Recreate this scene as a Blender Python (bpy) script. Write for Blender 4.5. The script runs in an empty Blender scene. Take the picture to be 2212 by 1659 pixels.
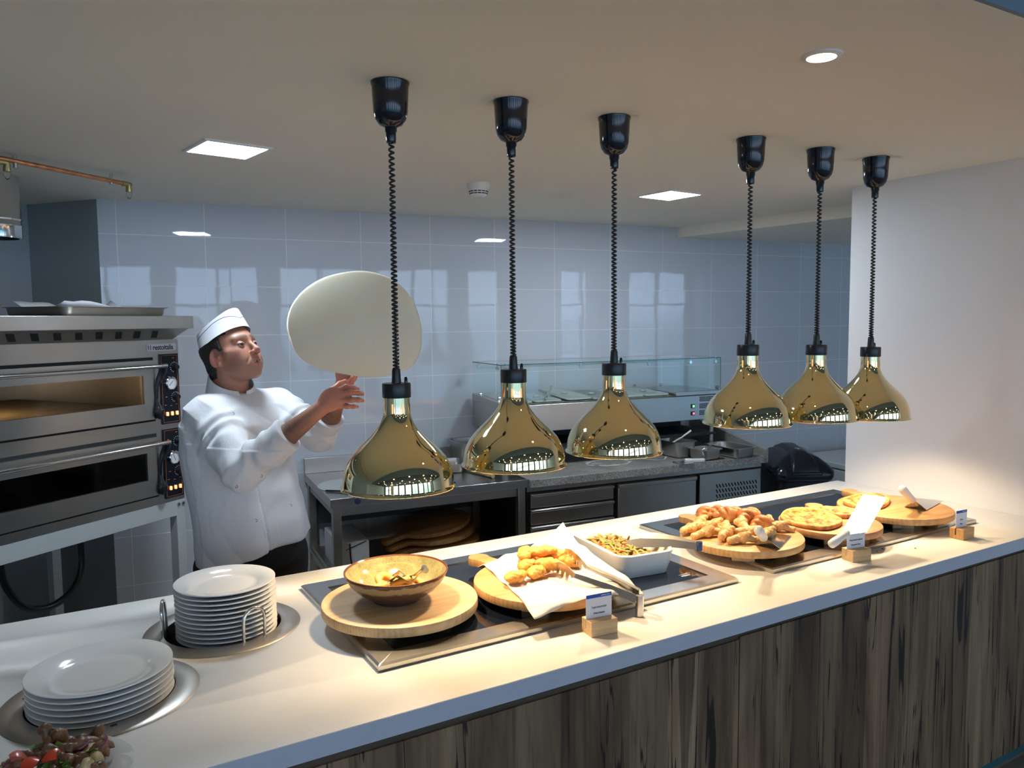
import bpy, math, random
import numpy as np
from mathutils import Vector, Matrix

# ------------------------------------------------------------------ camera
S = bpy.context.scene
COL = S.collection
PI = math.pi
cam_data = bpy.data.cameras.new('camera')
cam = bpy.data.objects.new('camera', cam_data)
COL.objects.link(cam)
cam_data.sensor_fit = 'HORIZONTAL'
cam_data.sensor_width = 36.0
cam_data.lens = 1685.02 / 2212 * 36.0
cam_data.clip_start = 0.05
_d = Vector((0.50608908, 0.85865213, -0.08118101)).normalized()
_r = Vector((0.86106548, -0.50840605, -0.00946162)).normalized()
_u = _r.cross(_d).normalized()
cam.matrix_world = Matrix(((_r.x, _u.x, -_d.x, 0.0), (_r.y, _u.y, -_d.y, 0.0), (_r.z, _u.z, -_d.z, 1.70), (0, 0, 0, 1)))
S.camera = cam

# ------------------------------------------------------------------ world and exposure
world = bpy.data.worlds.new('world')
S.world = world
world.use_nodes = True
world.node_tree.nodes['Background'].inputs[0].default_value = (0.45, 0.66, 1.0, 1)
world.node_tree.nodes['Background'].inputs[1].default_value = 1.0
S.view_settings.view_transform = 'Standard'
S.view_settings.look = 'None'
S.view_settings.gamma = 1.0
S.view_settings.use_curve_mapping = False
S.view_settings.exposure = 0.50
S.cycles.use_denoising = True
S.cycles.caustics_reflective = False
S.cycles.caustics_refractive = False
S.cycles.max_bounces = 10
S.cycles.diffuse_bounces = 5
S.cycles.sample_clamp_indirect = 4.0

# light levels: the heat lamps, the square panels, the round downlights and the window daylight
HEAT_W = 13.0
HEAT_COL = (1.0, 0.725, 0.42)
PANEL_L = 78.0
DOWN_L = 100.0
DAY = (1.95, 2.75, 4.0)
DAY_L = 0.8

# ------------------------------------------------------------------ helpers
def tag(o, label=None, cat=None, group=None, kind=None):
    if label: o['label'] = label
    if cat: o['category'] = cat
    if group: o['group'] = group
    if kind: o['kind'] = kind
    return o

def empty(name, loc=(0, 0, 0), rz=0.0, label=None, cat=None, group=None, rot=None):
    o = bpy.data.objects.new(name, None)
    COL.objects.link(o)
    o.empty_display_size = 0.05
    o.location = loc
    o.rotation_euler = rot if rot else (0, 0, rz)
    return tag(o, label, cat, group)

def copy_tree(o, parent=None):
    c = o.copy()
    COL.objects.link(c)
    if parent is not None:
        c.parent = parent
    for ch in list(o.children):
        copy_tree(ch, c)
    return c

class MB:
    def __init__(self):
        self.v = []; self.f = []
    def add(self, vs, fs):
        n = len(self.v)
        self.v.extend([tuple(p) for p in vs])
        self.f.extend([tuple(i + n for i in q) for q in fs])
        return self
    def box(self, c, s, M=None):
        x, y, z = s[0] / 2, s[1] / 2, s[2] / 2
        vs = [Vector((sx * x, sy * y, sz * z)) for sx in (-1, 1) for sy in (-1, 1) for sz in (-1, 1)]
        if M is not None: vs = [M @ p for p in vs]
        vs = [p + Vector(c) for p in vs]
        return self.add(vs, [(0, 1, 3, 2), (4, 6, 7, 5), (0, 4, 5, 1), (2, 3, 7, 6), (0, 2, 6, 4), (1, 5, 7, 3)])
    def span(self, a, b):
        return self.box([(a[i] + b[i]) / 2 for i in range(3)], [abs(b[i] - a[i]) for i in range(3)])
    def lathe(self, prof, n=48, c=(0, 0, 0), skip=None, cap=False, sx=1.0, sy=1.0):
        vs = []; fs = []
        for (r, z) in prof:
            for k in range(n):
                a = 2 * PI * k / n
                vs.append((c[0] + r * sx * math.cos(a), c[1] + r * sy * math.sin(a), c[2] + z))
        for j in range(len(prof) - 1):
            for k in range(n):
                if skip and skip(j, k): continue
                k2 = (k + 1) % n
                fs.append((j * n + k, j * n + k2, (j + 1) * n + k2, (j + 1) * n + k))
        if cap:
            fs.append(tuple(range(n - 1, -1, -1)))
            m = (len(prof) - 1) * n
            fs.append(tuple(range(m, m + n)))
        return self.add(vs, fs)
    def tube(self, path, r, n=10, caps=True, closed=False):
        P = [Vector(p) for p in path]
        m = len(P)
        R = r if isinstance(r, (list, tuple)) else [r] * m
        vs = []; fs = []
        t0 = (P[1] - P[0]).normalized()
        up = Vector((0, 0, 1)) if abs(t0.z) < 0.9 else Vector((1, 0, 0))
        nrm = t0.cross(up).normalized()
        for i in range(m):
            if closed: t = (P[(i + 1) % m] - P[i - 1])
            else: t = (P[min(i + 1, m - 1)] - P[max(i - 1, 0)])
            t = t.normalized() if t.length > 1e-9 else t0
            nrm = (nrm - t * nrm.dot(t)).normalized()
            b = t.cross(nrm)
            for k in range(n):
                a = 2 * PI * k / n
                vs.append(P[i] + (nrm * math.cos(a) + b * math.sin(a)) * R[i])
        for i in range(m if closed else m - 1):
            j = (i + 1) % m
            for k in range(n):
                k2 = (k + 1) % n
                fs.append((i * n + k, i * n + k2, j * n + k2, j * n + k))
        if caps and not closed:
            fs.append(tuple(range(n - 1, -1, -1)))
            fs.append(tuple(range((m - 1) * n, m * n)))
        return self.add(vs, fs)
    def cyl(self, a, b, r, n=24, r2=None):
        return self.tube([a, b], [r, r if r2 is None else r2], n)
    def prism(self, poly, z0, z1, M=None):
        n = len(poly)
        vs = [Vector((p[0], p[1], z0)) for p in poly] + [Vector((p[0], p[1], z1)) for p in poly]
        if M is not None: vs = [M @ p for p in vs]
        fs = [tuple(range(n - 1, -1, -1)), tuple(range(n, 2 * n))]
        fs += [(k, (k + 1) % n, n + (k + 1) % n, n + k) for k in range(n)]
        return self.add(vs, fs)
    def loft(self, rings, cap0=True, cap1=True, closed=True):
        n = len(rings[0]); vs = [p for r in rings for p in r]; fs = []
        for j in range(len(rings) - 1):
            for k in range(n if closed else n - 1):
                k2 = (k + 1) % n
                fs.append((j * n + k, j * n + k2, (j + 1) * n + k2, (j + 1) * n + k))
        if cap0: fs.append(tuple(range(n - 1, -1, -1)))
        if cap1: fs.append(tuple(range((len(rings) - 1) * n, len(rings) * n)))
        return self.add(vs, fs)
    def rrect(self, w, d, r, prof, c=(0, 0, 0), n=6, cap0=True, cap1=True):
        # prof: list of (outward offset, z) applied to a rounded rectangle w x d
        return self.loft([rr_ring(w + 2 * o, d + 2 * o, max(r + o, 0.001), z, c, n) for (o, z) in prof], cap0, cap1)
    def ball(self, c, r, n=16, m=10, s=(1, 1, 1), M=None):
        vs = []; fs = []
        for j in range(m + 1):
            t = PI * j / m
            for k in range(n):
                a = 2 * PI * k / n
                p = Vector((r * s[0] * math.sin(t) * math.cos(a), r * s[1] * math.sin(t) * math.sin(a), -r * s[2] * math.cos(t)))
                if M is not None: p = M @ p
                vs.append(p + Vector(c))
        for j in range(m):
            for k in range(n):
                k2 = (k + 1) % n
                fs.append((j * n + k, j * n + k2, (j + 1) * n + k2, (j + 1) * n + k))
        return self.add(vs, fs)

def rr_ring(w, d, r, z, c=(0, 0, 0), n=6):
    r = min(r, w / 2 - 1e-4, d / 2 - 1e-4)
    out = []
    for (sx, sy, a0) in ((1, 1, 0), (-1, 1, PI / 2), (-1, -1, PI), (1, -1, 1.5 * PI)):
        for k in range(n + 1):
            a = a0 + PI / 2 * k / n
            out.append((c[0] + sx * (w / 2 - r) + r * math.cos(a), c[1] + sy * (d / 2 - r) + r * math.sin(a), c[2] + z))
    return out

def obj(name, mb, mat, parent=None, loc=(0, 0, 0), rot=(0, 0, 0), smooth=35, bevel=0, seg=2):
    me = bpy.data.meshes.new(name)
    me.from_pydata([tuple(p) for p in mb.v], [], mb.f)
    me.validate()
    me.update()
    if mat is not None: me.materials.append(mat)
    if smooth:
        me.shade_smooth()
        if smooth < 180: me.set_sharp_from_angle(angle=math.radians(smooth))
    o = bpy.data.objects.new(name, me)
    COL.objects.link(o)
    o.location = loc; o.rotation_euler = rot
    if parent is not None: o.parent = parent
    if bevel:
        b = o.modifiers.new('bevel', 'BEVEL')
        b.width = bevel; b.segments = seg; b.limit_method = 'ANGLE'; b.angle_limit = math.radians(40)
        b.harden_normals = False
    return o

def fix_normals(o):
    import bmesh
    bm = bmesh.new(); bm.from_mesh(o.data)
    bmesh.ops.recalc_face_normals(bm, faces=bm.faces[:])
    bm.to_mesh(o.data); bm.free()
    return o

def text_obj(name, body, size, mat, parent, loc, rot, align='CENTER', bold=False, extrude=0.0002, sx=1.0):
    cu = bpy.data.curves.new(name, 'FONT')
    cu.body = body; cu.size = size; cu.align_x = align; cu.align_y = 'CENTER'; cu.extrude = extrude
    if bold: cu.offset = size * 0.018
    cu.space_character = 0.95
    t = bpy.data.objects.new(name + '_tmp', cu)
    COL.objects.link(t)
    dg = bpy.context.evaluated_depsgraph_get()
    me = bpy.data.meshes.new_from_object(t.evaluated_get(dg))
    bpy.data.objects.remove(t)
    me.materials.clear(); me.materials.append(mat)
    o = bpy.data.objects.new(name, me)
    COL.objects.link(o)
    o.location = loc; o.rotation_euler = rot; o.scale = (sx, 1, 1)
    if parent is not None: o.parent = parent
    return o

# ------------------------------------------------------------------ signed distance modelling
def smin(a, b, k):
    h = np.clip(0.5 + 0.5 * (b - a) / k, 0, 1)
    return b + (a - b) * h - k * h * (1 - h)
def smax(a, b, k): return -smin(-a, -b, k)
def s_ball(p, c, r): return np.linalg.norm(p - np.array(c), axis=1) - r
def s_ell(p, c, r, R=None):
    q = p - np.array(c)
    if R is not None: q = q @ R
    r = np.array(r)
    k0 = np.linalg.norm(q / r, axis=1); k1 = np.linalg.norm(q / (r * r), axis=1) + 1e-9
    return k0 * (k0 - 1.0) / k1
def s_cap(p, a, b, r1, r2):
    a = np.array(a, float); b = np.array(b, float); ab = b - a
    t = np.clip(((p - a) @ ab) / (ab @ ab), 0, 1)
    return np.linalg.norm(p - a - t[:, None] * ab, axis=1) - (r1 + (r2 - r1) * t)
def rotm(rx=0, ry=0, rz=0):
    return np.array(Matrix.Rotation(rz, 3, 'Z') @ Matrix.Rotation(ry, 3, 'Y') @ Matrix.Rotation(rx, 3, 'X'))

def iso(f, lo, hi, h, s=4):
    lo = np.array(lo, float); hi = np.array(hi, float)
    n = (np.ceil((hi - lo) / (h * s)).astype(int) + 1)
    cx = [lo[i] + h * s * (np.arange(n[i]) + 0.5) - h * 0.5 for i in range(3)]
    C = np.stack(np.meshgrid(*cx, indexing='ij'), -1).reshape(-1, 3)
    d = np.empty(len(C), np.float32)
    for i in range(0, len(C), 200000): d[i:i + 200000] = f(C[i:i + 200000])
    d = d.reshape(n)
    V = np.repeat(np.repeat(np.repeat(np.where(d < 0, -1, 1).astype(np.float32), s, 0), s, 1), s, 2)
    near = np.argwhere(np.abs(d) < h * s * 1.35)
    off = np.stack(np.meshgrid(*[np.arange(s)] * 3, indexing='ij'), -1).reshape(-1, 3)
    for i in range(0, len(near), 4000):
        idx = (near[i:i + 4000, None, :] * s + off[None]).reshape(-1, 3)
        V[idx[:, 0], idx[:, 1], idx[:, 2]] = f(lo + idx * h)
    ins = V < 0
    cnt = np.zeros(np.array(V.shape) - 1, np.int8)
    corners = [(i, j, k) for i in (0, 1) for j in (0, 1) for k in (0, 1)]
    for (i, j, k) in corners:
        cnt += ins[i:V.shape[0] - 1 + i, j:V.shape[1] - 1 + j, k:V.shape[2] - 1 + k]
    cells = np.argwhere((cnt > 0) & (cnt < 8))
    idm = np.full(cnt.shape, -1, np.int32)
    idm[cells[:, 0], cells[:, 1], cells[:, 2]] = np.arange(len(cells))
    acc = np.zeros((len(cells), 3)); num = np.zeros(len(cells))
    for a in corners:
        for ax in range(3):
            if a[ax]: continue
            b = list(a); b[ax] = 1
            va = V[cells[:, 0] + a[0], cells[:, 1] + a[1], cells[:, 2] + a[2]]
            vb = V[cells[:, 0] + b[0], cells[:, 1] + b[1], cells[:, 2] + b[2]]
            m = (va < 0) != (vb < 0)
            t = np.where(m, va / np.where(m, va - vb, 1), 0)
            pt = np.tile(np.array(a, float), (len(cells), 1)); pt[:, ax] += t
            acc[m] += pt[m]; num[m] += 1
    verts = lo + h * (cells + acc / num[:, None])
    quads = []
    for ax in range(3):
        u, w = (ax + 1) % 3, (ax + 2) % 3
        sl0 = [slice(1, -1)] * 3; sl1 = [slice(1, -1)] * 3
        sl0[ax] = slice(0, -1); sl1[ax] = slice(1, None)
        A = ins[tuple(sl0)]; B = ins[tuple(sl1)]
        for val, flip in ((True, False), (False, True)):
            e = np.argwhere((A == val) & (B != val))
            if not len(e): continue
            base = e.copy(); base[:, u] += 1; base[:, w] += 1
            q = []
            for (du, dw) in ((-1, -1), (0, -1), (0, 0), (-1, 0)):
                c = base.copy(); c[:, u] += du; c[:, w] += dw
                q.append(idm[c[:, 0], c[:, 1], c[:, 2]])
            q = np.stack(q, 1)
            if flip: q = q[:, ::-1]
            quads.append(q[(q >= 0).all(1)])
    return verts, np.concatenate(quads) if quads else np.zeros((0, 4), int)

def iso_obj(name, f, lo, hi, h, mat, parent=None, loc=(0, 0, 0), rot=(0, 0, 0), colors=None, smooth_it=0):
    v, q = iso(f, lo, hi, h)
    me = bpy.data.meshes.new(name)
    me.vertices.add(len(v)); me.vertices.foreach_set('co', v.astype(np.float32).ravel())
    me.loops.add(len(q) * 4); me.loops.foreach_set('vertex_index', q.astype(np.int32).ravel())
    me.polygons.add(len(q)); me.polygons.foreach_set('loop_start', np.arange(0, len(q) * 4, 4, dtype=np.int32))
    me.update(); me.validate()
    me.shade_smooth()
    if mat is not None: me.materials.append(mat)
    if colors is not None:
        ca = me.color_attributes.new('tint', 'FLOAT_COLOR', 'POINT')
        c = np.ones((len(v), 4), np.float32); c[:, :3] = colors(v)
        ca.data.foreach_set('color', c.ravel())
    o = bpy.data.objects.new(name, me)
    COL.objects.link(o)
    o.location = loc; o.rotation_euler = rot
    if parent is not None: o.parent = parent
    return o

# ------------------------------------------------------------------ materials
def nmat(name):
    m = bpy.data.materials.new(name); m.use_nodes = True
    nt = m.node_tree
    return m, nt, nt.nodes['Principled BSDF']
def L(nt, a, b): nt.links.new(a, b)
def node(nt, t, **kw):
    n = nt.nodes.new(t)
    for k, v in kw.items():
        if k.startswith('i_'): n.inputs[k[2:].replace('_', ' ')].default_value = v
        else: setattr(n, k, v)
    return n
def coords(nt, scale=(1, 1, 1), rot=(0, 0, 0), loc=(0, 0, 0)):
    tc = node(nt, 'ShaderNodeTexCoord'); mp = node(nt, 'ShaderNodeMapping')
    mp.inputs['Scale'].default_value = scale; mp.inputs['Rotation'].default_value = rot; mp.inputs['Location'].default_value = loc
    L(nt, tc.outputs['Object'], mp.inputs[0])
    return mp.outputs[0]
def ramp(nt, fac, stops):
    r = node(nt, 'ShaderNodeValToRGB')
    cr = r.color_ramp
    while len(cr.elements) < len(stops): cr.elements.new(0.5)
    for e, (p, c) in zip(cr.elements, stops):
        e.position = p; e.color = (c[0], c[1], c[2], 1)
    L(nt, fac, r.inputs[0])
    return r.outputs[0]
def noise(nt, vec, scale, detail=3, rough=0.5, dist=0):
    n = node(nt, 'ShaderNodeTexNoise')
    n.inputs['Scale'].default_value = scale; n.inputs['Detail'].default_value = detail
    n.inputs['Roughness'].default_value = rough; n.inputs['Distortion'].default_value = dist
    L(nt, vec, n.inputs['Vector'])
    return n.outputs[0]
def bump(nt, b, h, strength=0.2, dist=0.01):
    n = node(nt, 'ShaderNodeBump'); n.inputs['Strength'].default_value = strength; n.inputs['Distance'].default_value = dist
    L(nt, h, n.inputs['Height']); L(nt, n.outputs[0], b.inputs['Normal'])
    return n

def plain(name, col, rough=0.5, metal=0.0, bumps=None, var=0.0, vscale=20, spec=0.5, **kw):
    m, nt, b = nmat(name)
    b.inputs['Base Color'].default_value = (*col, 1)
    b.inputs['Roughness'].default_value = rough
    b.inputs['Metallic'].default_value = metal
    b.inputs['Specular IOR Level'].default_value = spec
    for k, v in kw.items(): b.inputs[k.replace('_', ' ')].default_value = v
    vec = coords(nt)
    nz = noise(nt, vec, vscale, 4)
    if var:
        lo = tuple(c * (1 - var) for c in col); hi = tuple(min(1, c * (1 + var)) for c in col)
        L(nt, ramp(nt, nz, [(0.3, lo), (0.7, hi)]), b.inputs['Base Color'])
    if bumps: bump(nt, b, noise(nt, vec, bumps[0], 4), bumps[1], 0.004)
    return m

def steel(name, col=(0.52, 0.52, 0.53), rough=0.3, scale=(2, 2, 160), strength=0.05):
    m, nt, b = nmat(name)
    b.inputs['Metallic'].default_value = 1.0
    vec = coords(nt, scale)
    nz = noise(nt, vec, 6, 4, 0.6)
    big = noise(nt, coords(nt), 3.0, 3)
    L(nt, ramp(nt, big, [(0.3, tuple(c * 0.88 for c in col)), (0.75, tuple(min(1, c * 1.08) for c in col))]), b.inputs['Base Color'])
    mr = node(nt, 'ShaderNodeMapRange'); mr.inputs[3].default_value = rough * 0.75; mr.inputs[4].default_value = rough * 1.3
    L(nt, nz, mr.inputs[0]); L(nt, mr.outputs[0], b.inputs['Roughness'])
    bump(nt, b, nz, strength, 0.002)
    return m

def wood(name, light, dark, axis='x', rings=26, rough=0.5, contrast=1.0, coat=0.0):
    m, nt, b = nmat(name)
    sc = {'x': (1.5, 16, 16), 'y': (16, 1.5, 16), 'z': (16, 16, 1.5)}[axis]
    vec = coords(nt, sc, loc=(0.3, 0.7, 0.2))
    n1 = noise(nt, vec, 2.2, 5, 0.55, 0.6)
    w = node(nt, 'ShaderNodeTexWave', bands_direction={'x': 'Y', 'y': 'X', 'z': 'X'}[axis])
    w.inputs['Scale'].default_value = rings / 14.0; w.inputs['Distortion'].default_value = 5.5
    w.inputs['Detail'].default_value = 3; w.inputs['Detail Scale'].default_value = 0.8
    L(nt, vec, w.inputs['Vector'])
    mx = node(nt, 'ShaderNodeMath', operation='MULTIPLY_ADD'); mx.inputs[1].default_value = 0.16 * contrast
    L(nt, w.outputs[1] if len(w.outputs) > 1 else w.outputs[0], mx.inputs[0])
    m2 = node(nt, 'ShaderNodeMath', operation='MULTIPLY'); m2.inputs[1].default_value = 0.95
    L(nt, n1, m2.inputs[0]); L(nt, m2.outputs[0], mx.inputs[2])
    L(nt, ramp(nt, mx.outputs[0], [(0.32, dark), (0.72, light)]), b.inputs['Base Color'])
    b.inputs['Roughness'].default_value = rough
    b.inputs['Coat Weight'].default_value = coat
    bump(nt, b, mx.outputs[0], 0.08, 0.002)
    return m

M = {}
M['ceiling'] = plain('ceiling_paint', (0.92, 0.88, 0.77), 0.75, bumps=(120, 0.03))
M['paint'] = plain('white_wall_paint', (0.84, 0.84, 0.85), 0.6, bumps=(90, 0.03))
M['grey_wall'] = plain('grey_wall_paint', (0.28, 0.29, 0.29), 0.6, bumps=(60, 0.03))
M['counter'] = plain('white_worktop_laminate', (0.74, 0.73, 0.70), 0.46, bumps=(9, 0.05), var=0.02, vscale=14)
M['edge'] = plain('worktop_edge_band', (0.50, 0.54, 0.62), 0.35)  # white front edge, with the blue cast of the daylight put into its colour
M['steel'] = steel('brushed_steel', (0.56, 0.54, 0.51))
M['steel_soft'] = steel('satin_steel', (0.56, 0.55, 0.53), 0.24, (160, 2, 2), 0.04)
M['steel_dark'] = steel('dull_steel', (0.43, 0.40, 0.36), 0.38, (2, 2, 120), 0.05)
M['chrome'] = plain('polished_steel', (0.72, 0.72, 0.72), 0.12, 1.0)
M['glass_black'] = plain('black_ceramic_glass', (0.008, 0.011, 0.02), 0.05, spec=0.6)
M['black'] = plain('black_plastic', (0.012, 0.013, 0.016), 0.30, bumps=(80, 0.03))
M['black_gloss'] = plain('gloss_black_plastic', (0.008, 0.010, 0.016), 0.12)
M['black_matt'] = plain('matt_black', (0.012, 0.012, 0.013), 0.7)
M['tong'] = plain('satin_tong_steel', (0.62, 0.61, 0.60), 0.26, 1.0)
M['cord'] = plain('coiled_rubber', (0.012, 0.012, 0.015), 0.42)
M['china'] = plain('white_china', (0.80, 0.80, 0.78), 0.12, bumps=(5, 0.01), Coat_Weight=0.4)
M['brass'] = plain('polished_brass', (0.86, 0.73, 0.40), 0.045, 1.0, bumps=(3, 0.008))
M['brass_in'] = plain('brass_inside', (0.86, 0.62, 0.34), 0.35, 1.0)
M['copper'] = plain('copper_pipe', (0.62, 0.30, 0.16), 0.38, 1.0, var=0.25, vscale=40)
M['old_brass'] = plain('dull_brass', (0.42, 0.34, 0.16), 0.45, 0.8)
M['clear'] = plain('clear_plastic', (0.92, 0.95, 0.95), 0.05, Transmission_Weight=1.0, IOR=1.3)
M['board'] = wood('maple_board', (0.58, 0.34, 0.14), (0.38, 0.19, 0.065), 'x', 22, 0.45)
M['pine'] = wood('pine_board', (0.70, 0.48, 0.25), (0.48, 0.28, 0.12), 'x', 40, 0.45)
M['beech'] = wood('reddish_board', (0.60, 0.30, 0.13), (0.38, 0.16, 0.06), 'x', 60, 0.45)
M['block'] = wood('pine_block', (0.66, 0.46, 0.24), (0.44, 0.27, 0.12), 'x', 60, 0.6)
M['white_plastic'] = plain('white_plastic', (0.82, 0.80, 0.76), 0.35)
M['card'] = plain('white_card', (0.80, 0.78, 0.80), 0.6)
M['blue_ink'] = plain('blue_print', (0.02, 0.09, 0.42), 0.6)
M['ink'] = plain('black_print', (0.03, 0.03, 0.04), 0.6)
M['pale_ink'] = plain('pale_print', (0.75, 0.82, 0.92), 0.6)
M['red_ink'] = plain('red_print', (0.5, 0.05, 0.06), 0.6)
M['orange_ink'] = plain('orange_print', (0.55, 0.16, 0.03), 0.6)
M['freezer'] = plain('white_enamel', (0.62, 0.64, 0.64), 0.35)
M['stand'] = plain('grey_painted_stand', (0.50, 0.53, 0.53), 0.5)
M['cloth_black'] = plain('black_cloth', (0.012, 0.012, 0.014), 0.9, bumps=(300, 0.1))
M['shoe'] = plain('black_leather', (0.012, 0.012, 0.012), 0.45)
M['dark_ceiling'] = plain('dark_ceiling', (0.07, 0.055, 0.05), 0.7)
M['frame_dark'] = plain('dark_window_frame', (0.03, 0.04, 0.05), 0.5)
M['floor_room'] = plain('room_floor', (0.25, 0.23, 0.21), 0.4, var=0.15, vscale=2)
M['teal'] = plain('teal_plinth_paint', (0.02, 0.10, 0.12), 0.5)
M['box_card'] = plain('white_cardboard', (0.55, 0.55, 0.56), 0.8)
M['flour'] = plain('flour_dust', (0.55, 0.53, 0.50), 0.95)

def emis(name, col, s):
    m, nt, b = nmat(name)
    b.inputs['Base Color'].default_value = (0.8, 0.8, 0.8, 1)
    b.inputs['Emission Color'].default_value = (*col, 1)
    b.inputs['Emission Strength'].default_value = s
    return m
M['panel_light'] = emis('panel_light_glow', (0.74, 0.87, 1.0), PANEL_L)
M['down_light'] = emis('downlight_glow', (1.0, 0.80, 0.55), DOWN_L)
M['pilot'] = emis('orange_pilot_glow', (1.0, 0.20, 0.03), 2.6)
M['green_led'] = emis('green_led_glow', (0.05, 0.9, 0.25), 0.5)
M['red_led'] = emis('red_led_glow', (1.0, 0.03, 0.03), 0.8)
M['bulb'] = emis('heat_bulb_glow', (1.0, 0.36, 0.10), 1.2)

def mat_day():
    m, nt, b = nmat('daylight_sky')
    vec = coords(nt, (0.6, 1, 1.2))
    sp = node(nt, 'ShaderNodeSeparateXYZ'); tc = node(nt, 'ShaderNodeTexCoord'); L(nt, tc.outputs['Object'], sp.inputs[0])
    ad = node(nt, 'ShaderNodeMath', operation='MULTIPLY_ADD'); ad.inputs[1].default_value = 0.9
    L(nt, noise(nt, vec, 1.6, 3), ad.inputs[0]); L(nt, sp.outputs[2], ad.inputs[2])
    dv = node(nt, 'ShaderNodeMath', operation='MULTIPLY'); dv.inputs[1].default_value = 0.33; L(nt, ad.outputs[0], dv.inputs[0])
    c = ramp(nt, dv.outputs[0], [(0.30, (0.20, 0.34, 0.36)), (0.66, (0.42, 0.52, 0.54)), (0.78, (1, 1, 1))])
    mx = node(nt, 'ShaderNodeMix', data_type='RGBA', blend_type='MULTIPLY')
    mx.inputs[0].default_value = 1.0
    mx.inputs[6].default_value = (*DAY, 1)
    L(nt, c, mx.inputs[7])
    L(nt, mx.outputs[2], b.inputs['Emission Color'])
    b.inputs['Emission Strength'].default_value = DAY_L
    b.inputs['Base Color'].default_value = (0.1, 0.1, 0.1, 1)
    return m
M['day'] = mat_day()

def mat_tiles(name, tw, th, x0, z0, col, grout, rough=0.07):
    m, nt, b = nmat(name)
    tc = node(nt, 'ShaderNodeTexCoord'); sp = node(nt, 'ShaderNodeSeparateXYZ'); cb = node(nt, 'ShaderNodeCombineXYZ')
    L(nt, tc.outputs['Object'], sp.inputs[0])
    for i, (o, off) in enumerate(((sp.outputs[0], x0), (sp.outputs[2], z0))):
        a = node(nt, 'ShaderNodeMath', operation='SUBTRACT'); a.inputs[1].default_value = off - (4.0 if i == 0 else 0)
        L(nt, o, a.inputs[0]); L(nt, a.outputs[0], cb.inputs[i])
    br = node(nt, 'ShaderNodeTexBrick', offset=0.0, squash=1.0)
    br.inputs['Scale'].default_value = 1.0; br.inputs['Mortar Size'].default_value = 0.0020
    br.inputs['Mortar Smooth'].default_value = 0.5
    br.inputs['Brick Width'].default_value = tw; br.inputs['Row Height'].default_value = th
    br.inputs['Color1'].default_value = (*col, 1); br.inputs['Color2'].default_value = (*[c * 0.97 for c in col], 1)
    br.inputs['Mortar'].default_value = (*grout, 1)
    L(nt, cb.outputs[0], br.inputs['Vector'])
    L(nt, br.outputs['Color'], b.inputs['Base Color'])
    b.inputs['Roughness'].default_value = rough
    inv = node(nt, 'ShaderNodeMath', operation='MULTIPLY_ADD'); inv.inputs[1].default_value = -1.0; inv.inputs[2].default_value = 1.0
    L(nt, br.outputs['Fac'], inv.inputs[0])
    wob = noise(nt, coords(nt, (1, 1, 1)), 7.0, 2, 0.4)
    w2 = node(nt, 'ShaderNodeMath', operation='MULTIPLY_ADD'); w2.inputs[1].default_value = 0.35
    L(nt, wob, w2.inputs[0]); L(nt, inv.outputs[0], w2.inputs[2])
    bump(nt, b, w2.outputs[0], 0.5, 0.0016)
    return m
M['tiles'] = mat_tiles('white_wall_tiles', 0.40, 0.25, 0.08, 0.137, (0.62, 0.64, 0.68), (0.92, 0.92, 0.90), 0.025)
M['tiles_beige'] = mat_tiles('grey_kitchen_tiles', 0.40, 0.25, 0.12, 0.137, (0.42, 0.41, 0.38), (0.5, 0.49, 0.46), 0.3)

def mat_granite():
    m, nt, b = nmat('grey_granite')
    vec = coords(nt)
    n1 = noise(nt, vec, 220, 3, 0.7); n2 = noise(nt, vec, 4, 4, 0.6, 1.2)
    c1 = ramp(nt, n1, [(0.30, (0.04, 0.04, 0.04)), (0.5, (0.30, 0.29, 0.27)), (0.72, (0.58, 0.55, 0.50))])
    c2 = ramp(nt, n2, [(0.35, (0.75, 0.74, 0.72)), (0.65, (1.25, 1.22, 1.18))])
    mx = node(nt, 'ShaderNodeMix', data_type='RGBA', blend_type='MULTIPLY'); mx.inputs[0].default_value = 1.0
    L(nt, c1, mx.inputs[6]); L(nt, c2, mx.inputs[7]); L(nt, mx.outputs[2], b.inputs['Base Color'])
    b.inputs['Roughness'].default_value = 0.32
    return m
M['granite'] = mat_granite()

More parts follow.
